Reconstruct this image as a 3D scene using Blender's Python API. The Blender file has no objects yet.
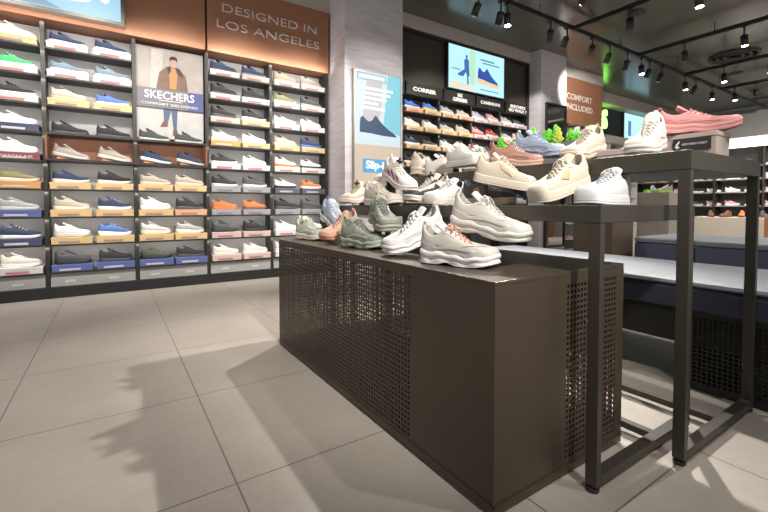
import bpy, math, random
import numpy as np
from mathutils import Matrix, Vector
PI = math.pi
random.seed(7)
SC = bpy.context.scene
COL = SC.collection

# ------------------------------------------------------------------ camera, world, exposure
cam_d = bpy.data.cameras.new('camera')
cam = bpy.data.objects.new('camera', cam_d); COL.objects.link(cam); SC.camera = cam
cam_d.sensor_width = 36.0; cam_d.lens = 411/768*36.0
cam_d.shift_y = -(256-218.92)/768; cam_d.clip_start = 0.05; cam_d.clip_end = 100
yaw = math.atan2(271, 411); pit = math.radians(1.8)
cam.location = (0, 0, .85); cam.rotation_euler = (PI/2-pit, 0, -yaw)
SC.view_settings.view_transform = 'Standard'; SC.view_settings.look = 'None'
SC.view_settings.gamma = 1; SC.view_settings.use_curve_mapping = False
SC.view_settings.exposure = 0.5
w = bpy.data.worlds.new('world'); SC.world = w; w.use_nodes = True
w.node_tree.nodes['Background'].inputs[0].default_value = (1, .96, .92, 1)
w.node_tree.nodes['Background'].inputs[1].default_value = 0.38

def spot(loc, target, power, size=70, blend=.5, rad=.04, col=(1, .945, .88)):
    d = bpy.data.lights.new('spot_light', 'SPOT'); o = bpy.data.objects.new('spot_light', d); COL.objects.link(o)
    d.energy = power; d.spot_size = math.radians(size); d.spot_blend = blend; d.shadow_soft_size = rad; d.color = col
    o.location = loc
    v = Vector(target)-Vector(loc)
    o.rotation_euler = v.to_track_quat('-Z', 'Y').to_euler()
    return o

# ------------------------------------------------------------------ materials
MATS = {}
def mat(c, rough=.6, metal=0, bump=0, bscale=200, spec=.5, emit=0, var=0, coat=0, vscale=4):
    key = (tuple(round(x, 3) for x in c), rough, metal, bump, bscale, spec, emit, var, coat, vscale)
    if key in MATS: return MATS[key]
    m = bpy.data.materials.new('material'); m.use_nodes = True; nt = m.node_tree
    b = nt.nodes['Principled BSDF']
    b.inputs['Base Color'].default_value = (*c, 1); b.inputs['Roughness'].default_value = rough
    b.inputs['Metallic'].default_value = metal; b.inputs['Specular IOR Level'].default_value = spec
    if coat: b.inputs['Coat Weight'].default_value = coat
    if emit:
        b.inputs['Base Color'].default_value = (*[x*.08 for x in c], 1); b.inputs['Emission Color'].default_value = (*c, 1); b.inputs['Emission Strength'].default_value = emit
    if bump or var:
        tc = nt.nodes.new('ShaderNodeTexCoord'); n = nt.nodes.new('ShaderNodeTexNoise')
        nt.links.new(tc.outputs['Object'], n.inputs['Vector'])
        n.inputs['Scale'].default_value = bscale if bump else vscale; n.inputs['Detail'].default_value = 4
        if bump:
            bp = nt.nodes.new('ShaderNodeBump'); bp.inputs['Strength'].default_value = bump; bp.inputs['Distance'].default_value = .002
            nt.links.new(n.outputs['Fac'], bp.inputs['Height']); nt.links.new(bp.outputs['Normal'], b.inputs['Normal'])
        if var:
            n2 = nt.nodes.new('ShaderNodeTexNoise'); n2.inputs['Scale'].default_value = vscale; n2.inputs['Detail'].default_value = 5
            nt.links.new(tc.outputs['Object'], n2.inputs['Vector'])
            mx = nt.nodes.new('ShaderNodeMix'); mx.data_type = 'RGBA'
            mx.inputs[6].default_value = (*[x*(1-var) for x in c], 1); mx.inputs[7].default_value = (*[min(1, x*(1+var)) for x in c], 1)
            nt.links.new(n2.outputs['Fac'], mx.inputs[0]); nt.links.new(mx.outputs[2], b.inputs['Base Color'])
    MATS[key] = m
    return m

def floor_mat():
    m = bpy.data.materials.new('floor_tiles'); m.use_nodes = True; nt = m.node_tree; N = nt.nodes.new; Lk = nt.links.new
    b = nt.nodes['Principled BSDF']
    tc = N('ShaderNodeTexCoord'); sep = N('ShaderNodeSeparateXYZ'); Lk(tc.outputs['Object'], sep.inputs[0])
    def line(out, off, per, wd):
        a = N('ShaderNodeMath'); a.operation = 'SUBTRACT'; Lk(out, a.inputs[0]); a.inputs[1].default_value = off-per*20
        d = N('ShaderNodeMath'); d.operation = 'MODULO'; Lk(a.outputs[0], d.inputs[0]); d.inputs[1].default_value = per
        e = N('ShaderNodeMath'); e.operation = 'LESS_THAN'; Lk(d.outputs[0], e.inputs[0]); e.inputs[1].default_value = wd
        return e.outputs[0]
    lx = line(sep.outputs[0], .30, .69, .005); ly = line(sep.outputs[1], 1.275, .70, .005)
    mx = N('ShaderNodeMath'); mx.operation = 'MAXIMUM'; Lk(lx, mx.inputs[0]); Lk(ly, mx.inputs[1])
    n1 = N('ShaderNodeTexNoise'); n1.inputs['Scale'].default_value = 2.2; n1.inputs['Detail'].default_value = 8; n1.inputs['Roughness'].default_value = .65; Lk(tc.outputs['Object'], n1.inputs['Vector'])
    n2 = N('ShaderNodeTexNoise'); n2.inputs['Scale'].default_value = 40; n2.inputs['Detail'].default_value = 6; Lk(tc.outputs['Object'], n2.inputs['Vector'])
    ad = N('ShaderNodeMath'); ad.operation = 'MULTIPLY_ADD'; Lk(n2.outputs['Fac'], ad.inputs[0]); ad.inputs[1].default_value = .35; Lk(n1.outputs['Fac'], ad.inputs[2])
    cr = N('ShaderNodeValToRGB'); Lk(ad.outputs[0], cr.inputs[0])
    cr.color_ramp.elements[0].position = .4; cr.color_ramp.elements[0].color = (.335, .30, .262, 1)
    cr.color_ramp.elements[1].position = .9; cr.color_ramp.elements[1].color = (.435, .398, .352, 1)
    mc = N('ShaderNodeMix'); mc.data_type = 'RGBA'; Lk(mx.outputs[0], mc.inputs[0]); Lk(cr.outputs[0], mc.inputs[6]); mc.inputs[7].default_value = (.13, .12, .105, 1)
    Lk(mc.outputs[2], b.inputs['Base Color'])
    rr = N('ShaderNodeMapRange'); Lk(n1.outputs['Fac'], rr.inputs[0]); rr.inputs[3].default_value = .28; rr.inputs[4].default_value = .48
    Lk(rr.outputs[0], b.inputs['Roughness'])
    return m

def concrete_mat():
    m = bpy.data.materials.new('board_marked_plaster'); m.use_nodes = True; nt = m.node_tree; N = nt.nodes.new; Lk = nt.links.new
    b = nt.nodes['Principled BSDF']; b.inputs['Roughness'].default_value = .8
    tc = N('ShaderNodeTexCoord'); mp = N('ShaderNodeMapping'); mp.inputs['Scale'].default_value = (1.5, 1.5, 14); Lk(tc.outputs['Object'], mp.inputs[0])
    n = N('ShaderNodeTexNoise'); n.inputs['Scale'].default_value = 2; n.inputs['Detail'].default_value = 8; Lk(mp.outputs[0], n.inputs['Vector'])
    cr = N('ShaderNodeValToRGB'); Lk(n.outputs['Fac'], cr.inputs[0])
    cr.color_ramp.elements[0].position = .3; cr.color_ramp.elements[0].color = (.50, .475, .50, 1)
    cr.color_ramp.elements[1].position = .6; cr.color_ramp.elements[1].color = (.62, .59, .62, 1)
    Lk(cr.outputs[0], b.inputs['Base Color'])
    bp = N('ShaderNodeBump'); bp.inputs['Strength'].default_value = .25; bp.inputs['Distance'].default_value = .006
    Lk(n.outputs['Fac'], bp.inputs['Height']); Lk(bp.outputs[0], b.inputs['Normal'])
    return m

BLACK = mat((.018, .018, .019), .5); BLACKM = mat((.03, .03, .03), .4, .3)
BRONZE = mat((.092, .072, .052), .40, .5, var=.12, vscale=3)
TABLE = mat((.06, .053, .042), .42, .35)
GREYP = mat((.46, .45, .445), .6, var=.04)
ORANGE = mat((.31, .14, .075), .6, var=.05, vscale=2)
BEIGE = mat((.50, .46, .42), .7, var=.04)
WHITE = mat((.8, .79, .77), .5)
CHROME = mat((.55, .55, .55), .25, 1)
CREAMP = mat((.52, .46, .37), .6, var=.05)

# ------------------------------------------------------------------ mesh builder
def link(name, me, m=None, parent=None):
    o = bpy.data.objects.new(name, me); COL.objects.link(o)
    if m is not None:
        for x in (m if isinstance(m, (list, tuple)) else [m]): me.materials.append(x)
    if parent is not None: o.parent = parent
    return o
class MB:
    def __init__(s): s.v = []; s.f = []; s.mi = []
    def add(s, vs, fs, mi=0):
        n = len(s.v); s.v += [tuple(map(float, p)) for p in vs]; s.f += [tuple(n+i for i in f) for f in fs]; s.mi += [mi]*len(fs); return s
    def box(s, x0, x1, y0, y1, z0, z1, mi=0):
        return s.add([(x0, y0, z0), (x1, y0, z0), (x1, y1, z0), (x0, y1, z0), (x0, y0, z1), (x1, y0, z1), (x1, y1, z1), (x0, y1, z1)],
              [(0, 3, 2, 1), (4, 5, 6, 7), (0, 1, 5, 4), (1, 2, 6, 5), (2, 3, 7, 6), (3, 0, 4, 7)], mi)
    def rings(s, R, closed=True, cap0=False, cap1=False, mi=0, flip=False):
        n = len(R[0]); vs = [p for r in R for p in r]; fs = []
        for i in range(len(R)-1):
            for j in range(n if closed else n-1):
                k = (j+1) % n
                q = (i*n+j, i*n+k, (i+1)*n+k, (i+1)*n+j)
                fs.append(q[::-1] if flip else q)
        if cap0: fs.append(tuple(range(n))[::1 if flip else -1])
        if cap1: fs.append(tuple((len(R)-1)*n+j for j in range(n))[::-1 if flip else 1])
        return s.add(vs, fs, mi)
    def tube(s, pts, r, n=6, flat=1, mi=0, closed=False):
        P = [Vector(p) for p in pts]; R = []
        up = Vector((0, 0, 1))
        for i, p in enumerate(P):
            a = P[i-1] if (i > 0 or closed) else p; b = P[(i+1) % len(P)] if (i < len(P)-1 or closed) else p
            t = (b-a).normalized(); sd = t.cross(up)
            if sd.length < .05: sd = t.cross(Vector((1, 0, 0)))
            sd.normalize(); u2 = sd.cross(t).normalized(); rr = r[i] if isinstance(r, (list, tuple)) else r
            R.append([p+sd*rr*math.cos(2*PI*j/n)+u2*rr*flat*math.sin(2*PI*j/n) for j in range(n)])
        if closed: R.append(R[0]); return s.rings(R, mi=mi)
        return s.rings(R, cap0=True, cap1=True, mi=mi)
    def lathe(s, prof, n=20, c=(0, 0, 0), mi=0):
        R = [[(c[0]+r*math.cos(2*PI*j/n), c[1]+r*math.sin(2*PI*j/n), c[2]+z) for j in range(n)] for r, z in prof]
        return s.rings(R, cap0=True, cap1=True, mi=mi)
    def prism(s, poly, y0, y1, mi=0):          # polygon in x,z extruded along y
        n = len(poly)
        vs = [(x, y0, z) for x, z in poly]+[(x, y1, z) for x, z in poly]
        fs = [tuple(range(n)), tuple(range(2*n-1, n-1, -1))]+[(i, i+n, (i+1) % n+n, (i+1) % n) for i in range(n)]
        return s.add(vs, fs, mi)
    def mesh(s, name='mesh', smooth=False):
        me = bpy.data.meshes.new(name); me.from_pydata(s.v, [], s.f); me.update()
        if any(s.mi): me.polygons.foreach_set('material_index', s.mi)
        if smooth: me.polygons.foreach_set('use_smooth', [True]*len(me.polygons))
        return me
    def build(s, name, m, parent=None, smooth=False, bevel=0, loc=None):
        o = link(name, s.mesh(name, smooth), m, parent)
        if loc: o.location = loc
        if bevel:
            b = o.modifiers.new('bevel', 'BEVEL'); b.width = bevel; b.segments = 2; b.limit_method = 'ANGLE'
        return o
def tag(o, label=None, cat=None, group=None, kind=None):
    if label: o['label'] = label
    if cat: o['category'] = cat
    if group: o['group'] = group
    if kind: o['kind'] = kind
    return o
def thing(name, label, cat, loc=(0, 0, 0), rz=0, group=None):
    o = bpy.data.objects.new(name, None); COL.objects.link(o); o.location = loc; o.rotation_euler = (0, 0, rz); o.empty_display_size = .1
    return tag(o, label, cat, group)
def struct(name, mb, m, parent=None, **k):
    o = mb.build(name, m, parent, **k)
    if parent is None: o['kind'] = 'structure'
    return o
def text(name, body, size, loc, m, parent=None, face='-Y', w_=None, bold=.0, sp=1.0, ext=.002, h_=None):
    cu = bpy.data.curves.new('t', 'FONT'); cu.body = body; cu.size = size; cu.align_x = 'CENTER'; cu.align_y = 'CENTER'
    cu.extrude = ext; cu.offset = bold; cu.space_character = sp; cu.resolution_u = 3; cu.space_line = .95
    t = bpy.data.objects.new('t', cu); COL.objects.link(t)
    bpy.context.view_layer.update()
    dg = bpy.context.evaluated_depsgraph_get(); me = bpy.data.meshes.new_from_object(t.evaluated_get(dg))
    bpy.data.objects.remove(t); bpy.data.curves.remove(cu)
    xs = [v.co.x for v in me.vertices]; ys = [v.co.y for v in me.vertices]
    cx, cy = (min(xs)+max(xs))/2, (min(ys)+max(ys))/2
    sx = w_/(max(xs)-min(xs)) if w_ else 1; sy = h_/(max(ys)-min(ys)) if h_ else (sx if w_ else 1)
    for v in me.vertices:
        x, y, z = (v.co.x-cx)*sx, (v.co.y-cy)*sy, v.co.z
        v.co = (x, -z, y)
    me.materials.clear()
    o = link(name, me, m, parent); o.location = loc
    if face == '-X': o.rotation_euler = (0, 0, -PI/2)
    return o

def lattice(mb, axis, c, a0, a1, z0, z1, p=.02, b=.007, t=.0015):
    """perforated sheet: bars leave square holes.  axis 'x' = sheet in the YZ plane at X=c, 'y' = in the XZ plane at Y=c"""
    def bar(u0, u1, w0, w1, tt):
        if axis == 'x': mb.box(c-tt, c+tt, u0, u1, w0, w1)
        else: mb.box(u0, u1, c-tt, c+tt, w0, w1)
    n = round((a1-a0)/p); k = round((z1-z0)/p); pa = (a1-a0)/n; pz = (z1-z0)/k
    for i in range(n+1): bar(a0+i*pa-b/2, a0+i*pa+b/2, z0, z1, t)
    for i in range(k+1): bar(a0, a1, z0+i*pz-b/2, z0+i*pz+b/2, t*.93)

# ------------------------------------------------------------------ shell
XW, XE, YS, YN, CH = -3.4, 15.0, -3.2, 5.1, 3.62
struct('floor', MB().box(XW, 16, YS, 7, -.08, 0), floor_mat())
CEIL = mat((.115, .108, .088), .22, 0, spec=.8)
struct('ceiling', MB().box(XW, 16, YS, 7, CH, CH+.1), CEIL)
struct('wall_north', MB().box(XW, 8.85, YN, YN+.12, 0, CH), GREYP)
struct('wall_northeast', MB().box(8.85, 16, 5.75, 5.87, 0, CH).box(8.85, 8.9, YN+.12, 5.75, 0, CH), mat((.03, .035, .05), .5))
struct('wall_east', MB().box(XE, XE+.12, YS, 5.75, 0, CH), mat((.34, .33, .30), .7, var=.05))
CONC = concrete_mat()
struct('wall_column', MB().box(2.36, 3.22, 4.44, YN, 0, CH), CONC)
struct('wall_column', MB().box(6.36, 7.12, 4.60, YN, 0, CH), CONC)
struct('trim_1', MB().box(.885, 2.36, 4.84, YN, 3.31, CH), BEIGE)
struct('trim_2', MB().box(3.22, 6.36, 4.82, YN, 3.43, CH), BEIGE)
struct('trim_3', MB().box(7.12, 8.85, 4.86, YN, 3.42, CH), BEIGE)
struct('trim_4', MB().box(9.4, 14.9, 5.45, 5.75, 3.36, CH), BEIGE)

# ------------------------------------------------------------------ shoes
def cr(x, xs, ys):
    xs = np.asarray(xs, float); ys = np.asarray(ys, float); x = np.asarray(x, float)
    m = np.gradient(ys, xs); i = np.clip(np.searchsorted(xs, x, side='right')-1, 0, len(xs)-2)
    h = xs[i+1]-xs[i]; t = np.clip((x-xs[i])/h, 0, 1)
    return (2*t**3-3*t**2+1)*ys[i]+(t**3-2*t**2+t)*h*m[i]+(-2*t**3+3*t**2)*ys[i+1]+(t**3-t**2)*h*m[i+1]
WQ = [0, .05, .1, .15, .2, .3, .4, .5, .6, .7, .75, .8, .85, .9, .95, 1]
WV = [0, .27, .50, .63, .70, .74, .73, .77, .88, .99, 1, .98, .90, .73, .43, 0]
OQ = [0, .1, .2, .3, .4, .5, .6, .7, .8, .9, 1]
OX = [.035, .05, .115, .20, .29, .38, .46, .54, .615, .665, .69]
OY = [0, .020, .030, .033, .031, .025, .021, .0185, .0165, .012, 0]
OZ = [.068, .066, .052, .044, .049, .062, .056, .047, .038, .031, .029]
class Shoe:
    def __init__(s, L=.27, W=.049, hs=.035, ts=.024, H=1.0, flare=.004, lip=.005, scal=0, nsc=7, spring=.012, foot=1, toe=1.0, arch=0, groove=.8, ankle=0, slip=False, nq=30, lugs=0):
        s.__dict__.update(locals()); s.slip = slip
    def t(s, q): return (1-np.cos(PI*q))/2
    def zb(s, t): return s.spring*np.clip((t-.68)/.32, 0, 1)**2+.004*np.clip((.08-t)/.08, 0, 1)
    def th(s, t): return cr(t, [0, .35, .7, 1], [s.hs*1.04, s.hs*.92, s.ts, s.ts*1.02])
    def base(s, u, off=0):
        """outline point for u in [0,2): x, y and outward normal"""
        u = np.mod(u, 2); q = np.where(u <= 1, u, 2-u); sd = np.where(u <= 1, 1., -1.)
        def pt(uu):
            uu = np.mod(uu, 2); q = np.where(uu <= 1, uu, 2-uu); sd = np.where(uu <= 1, 1., -1.)
            t = s.t(q); y = sd*s.W*cr(q, WQ, WV)+s.foot*(.010*np.clip((t-.45)/.55, 0, 1)**1.6-.004*np.sin(PI*t))
            return s.L*(.012+.976*t), y
        x, y = pt(u); e = .012; x1, y1 = pt(u+e); x0, y0 = pt(u-e)
        tx, ty = x1-x0, y1-y0; l = np.hypot(tx, ty)+1e-9
        nx, ny = -ty/l, tx/l           # outward for increasing u (heel -> left side -> toe)
        return x+nx*off, y+ny*off, nx, ny, s.t(q), q, sd
    def opening(s, u):
        u = np.mod(u, 2); q = np.where(u <= 1, u, 2-u); sd = np.where(u <= 1, 1., -1.)
        x = s.L*cr(q, OQ, OX); y = sd*cr(q, OQ, OY)*s.W/.049
        t = x/s.L; z = s.zb(t)+s.th(t)+cr(q, OQ, OZ)*s.H+s.ankle*np.clip((.55-q)/.2, 0, 1)
        y = y+s.foot*(.010*np.clip((t-.45)/.55, 0, 1)**1.6-.004*np.sin(PI*t))
        return x, y, z, q
    def P(s, u, v, off=0.):
        u = np.asarray(u, float); v = np.asarray(v, float)
        def raw(u, v):
            bx, by, nx, ny, t, q, sd = s.base(u, -.001)
            ox, oy, oz, _ = s.opening(u)
            bz = s.zb(t)+s.th(t)-.001
            a = cr(q, [0, .2, .5, .75, .9, 1], [.026, .024, .026, .027, .026, .026])*s.H*s.toe
            out = cr(q, [0, .2, .5, .8, 1], [.003, .003, .004, .003, .002])
            p1 = (bx+nx*out, by+ny*out, bz+a)
            b = cr(q, [0, .2, .4, .6, .8, .9, 1], [.006, .007, .007, .012, .028, .045, .058])*s.L/.27
            c = cr(q, [0, .2, .4, .6, .8, 1], [-.022, -.014, -.014, -.010, .002, .006])*s.H
            p2 = (ox+nx*b, oy+ny*b*.8, oz+c)
            w0, w1, w2, w3 = (1-v)**3, 3*v*(1-v)**2, 3*v*v*(1-v), v**3
            return np.stack([w0*bx+w1*p1[0]+w2*p2[0]+w3*ox, w0*by+w1*p1[1]+w2*p2[1]+w3*oy, w0*bz+w1*p1[2]+w2*p2[2]+w3*oz], -1)
        p = raw(u, v)
        if np.any(off):
            e = .01; du = raw(u+e, v)-raw(u-e, v); dv = raw(u, np.minimum(v+e, 1))-raw(u, np.maximum(v-e, 0))
            n = np.cross(dv, du); n /= (np.linalg.norm(n, axis=-1, keepdims=True)+1e-9)
            p = p+n*np.asarray(off)[..., None] if np.ndim(off) else p+n*off
        return p
    def us(s): return np.arange(2*s.nq)/s.nq
    def upper(s, mb=None, nv=9, mi=0):
        mb = mb or MB(); u = s.us(); R = []
        bx, by, nx, ny, t, q, sd = s.base(u, -.006)
        R.append(np.stack([bx, by, s.zb(t)+s.th(t)-.006], -1))
        for v in np.linspace(0, 1, nv): R.append(s.P(u, np.full_like(u, v)))
        ox, oy, oz, q = s.opening(u); f = np.clip((.58-q)/.1, .25, 1)
        _, _, nx, ny, *_ = s.base(u)
        for d, dz in ((.003, .003), (.007, .002)):
            R.append(np.stack([ox-nx*d*f, oy-np.sign(oy)*np.minimum(abs(oy)*.5, np.abs(ny)*d*f), oz+dz*f], -1))
        s.last = R[-1]
        mb.rings(R, mi=mi, flip=True); return mb
    def lining(s, mb=None, mi=0):
        mb = mb or MB(); u = s.us(); R = [s.last]
        l = s.last; cx = s.L*.5
        bx, by, nx, ny, t, q, sd = s.base(u, -.010)
        flo = np.stack([np.minimum(bx, s.L*.86), by*.9, s.zb(t)+s.th(t)+.004], -1)
        for k, g in ((.35, .004), (.75, .003)):
            m = l*(1-k)+flo*k; m[:, 1] = np.where(k < .5, l[:, 1]*.93, m[:, 1]*.95)
            m[:, 0] = l[:, 0]*(1-k*k)+flo[:, 0]*k*k
            R.append(m)
        R.append(flo); mb.rings(R, mi=mi, flip=True, cap1=True); return mb
    def sole(s, lo=0., hi=1., off=0., mb=None, mi=0, lug=0, tops=True):
        mb = mb or MB(); n = 2*s.nq*(2 if (s.scal or lug) and s.nq > 14 else 1); u = np.arange(n)/(n/2); R = []
        prof = [(0, -.2), (.05, .4), (.2, .9), (.38, s.groove+.1), (.45, s.groove), (.52, s.groove+.1), (.65, .95), (.8, .9), (.93, .7), (1, .25)]
        fr = [lo]+[p[0] for p in prof if lo < p[0] < hi]+[hi]
        for k, f in enumerate(fr):
            o = np.interp(f, [p[0] for p in prof], [p[1] for p in prof])*s.flare+off
            if k == 0: o = o-.003
            bx, by, nx, ny, t, q, sd = s.base(u, 0)
            wv = np.sin(2*PI*s.nsc*t)*s.scal
            oo = o+wv*.8*math.sin(PI*min(1, max(0, f)))
            zb = s.zb(t); H = s.th(t)+(s.lip if hi >= 1 else 0)+(wv*1.2 if f > .5 else 0)
            z = zb+H*f+s.arch*np.exp(-((t-.42)/.085)**2)*(1-f)+(wv*1.5 if .3 < f < .6 else 0)
            if lug and f == lo: z = z+lug*(np.sin(2*PI*13*t) > .2)
            R.append(np.stack([bx+nx*oo, by+ny*oo, z], -1))
        R.insert(0, R[0]*np.array([.96, .82, 1])+np.array([.02*s.L, 0, 0]))
        if hi >= 1:
            bx, by, nx, ny, t, q, sd = s.base(u, -.007)
            R.append(np.stack([bx, by, s.zb(t)+s.th(t)-.001], -1))
        else: R.append(R[-1]*np.array([.9, .8, 1])+np.array([.05*s.L, 0, 0]))
        mb.rings(R, flip=True, cap0=True, cap1=True, mi=mi); return mb
    def patch(s, u0, u1, vlo, vhi, off=.0021, nu=26, nv=6, mb=None):
        """overlay on the upper; vlo / vhi are functions of u (or numbers)"""
        mb = mb or MB(); U = np.linspace(u0, u1, nu); R = []
        lo = vlo(U) if callable(vlo) else np.full(nu, vlo); hi = vhi(U) if callable(vhi) else np.full(nu, vhi)
        fr = np.concatenate([[0, .02], np.linspace(.08, .92, nv), [.98, 1]])
        for i, f in enumerate(fr):
            v = lo+(hi-lo)*f
            o = np.full(nu, off if 1 <= i < len(fr)-1 else -.0008); o[0] = o[-1] = -.0008; 
            R.append(s.P(U, v, o))
        mb.rings(R, closed=False); return mb
    def thr(s, q, k=1.):
        """throat point: x, half width, z, centre y"""
        x, y, z, _ = s.opening(np.asarray([q])); x2, y2, _, _ = s.opening(np.asarray([2-q]))
        return x[0], (y[0]-y2[0])/2, z[0], (y[0]+y2[0])/2
    def tongue(s, mb=None, up=.030, mi=0, puff=.007):
        mb = mb or MB(); R = []
        qs = [1, .94, .87, .8, .72, .64, .56, .5]
        st = [s.thr(q) for q in qs]
        st = [(x, w+.004, z-.001, c) for x, w, z, c in st]
        x, w_, z, c = st[-1]
        for k in (.35, .7, .93, 1): st.append((x-.034*k*s.L/.27, w_*(1-.1*k), z+up*k, c))
        N = 9
        for i, (x, w_, z, c) in enumerate(st):
            T = puff*(.35 if i in (0, len(st)-1) else 1); top = []; bot = []
            for j in range(N):
                a = -1+2*j/(N-1); dz = .005*(1-a*a)-.004*a*a
                top.append((x+(.3*T if i > 7 else 0), c+a*w_, z+dz+T*.45*(1-a**4))); bot.append((x-(T*.8 if i > 7 else 0), c+a*w_*.95, z+dz-T*.55*(1-a**4)))
            R.append(top+bot[::-1])
        mb.rings(R, cap0=True, cap1=True, mi=mi); return mb
    def laces(s, n=6, r=.0023, mb=None, mi=0, bow=True, cross=True, flat=.6, seg=7):
        mb = mb or MB(); E = []
        for q in np.linspace(.52, .9, n):
            x, w_, z, c = s.thr(q); E.append((x, w_+.0035, z+.0035, c))
        def bar(a, b, sa, sb, lift):
            pts = []
            for k in np.linspace(0, 1, seg):
                x = a[0]*(1-k)+b[0]*k; y = (a[3]+sa*a[1])*(1-k)+(b[3]+sb*b[1])*k; z = a[2]*(1-k)+b[2]*k+lift*math.sin(PI*k)**.6-.001
                if k in (0, 1): z -= .003
                pts.append((x, y, z))
            mb.tube(pts, r, 6, flat, mi)
        for i in range(n):
            if not cross: bar(E[i], E[i], 1, -1, .0095)
            elif i < n-1:
                bar(E[i], E[i+1], 1, -1, .0095); bar(E[i], E[i+1], -1, 1, .0125)
        if cross: bar(E[-1], E[-1], 1, -1, .0085)
        if bow:
            x, w_, z, c = E[0]; z += .014
            for sd in (1, -1):
                lp = []
                for k in np.linspace(0, 1, 11):
                    a = 2*PI*k; lp.append((x+.012*math.sin(a)*(.9)+.004, c+sd*(.004+.021*(1-math.cos(a))/2), z-.010*(1-math.cos(a))/2+.002))
                mb.tube(lp, r, 6, flat, mi)
                mb.tube([(x, c, z), (x+.012, c+sd*.012, z-.002), (x+.022, c+sd*.022, z-.012), (x+.026, c+sd*.026, z-.024)], r, 6, flat, mi)
            mb.tube([(x-.002, c-.005, z), (x-.001, c, z+.002), (x-.002, c+.005, z)], r*2, 6, .8, mi)
        return mb
    def seam(s, u0, u1, vf, r=.0009, mb=None, n=26):
        mb = mb or MB(); U = np.linspace(u0, u1, n); mb.tube([tuple(p) for p in s.P(U, vf(U), .0004)], r, 5); return mb
    def heel_tab(s, mb=None, h=.016, r=.0045):
        mb = mb or MB(); x, y, z, _ = s.opening(np.asarray([0.])); x, z = x[0], z[0]
        mb.tube([(x-.010, 0, z-.022), (x-.009, 0, z-.004), (x-.004, 0, z+h*.8), (x+.002, 0, z+h), (x+.006, 0, z+h*.5), (x+.006, 0, z-.010)], r*1.5, 8, .35); return mb

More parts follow.
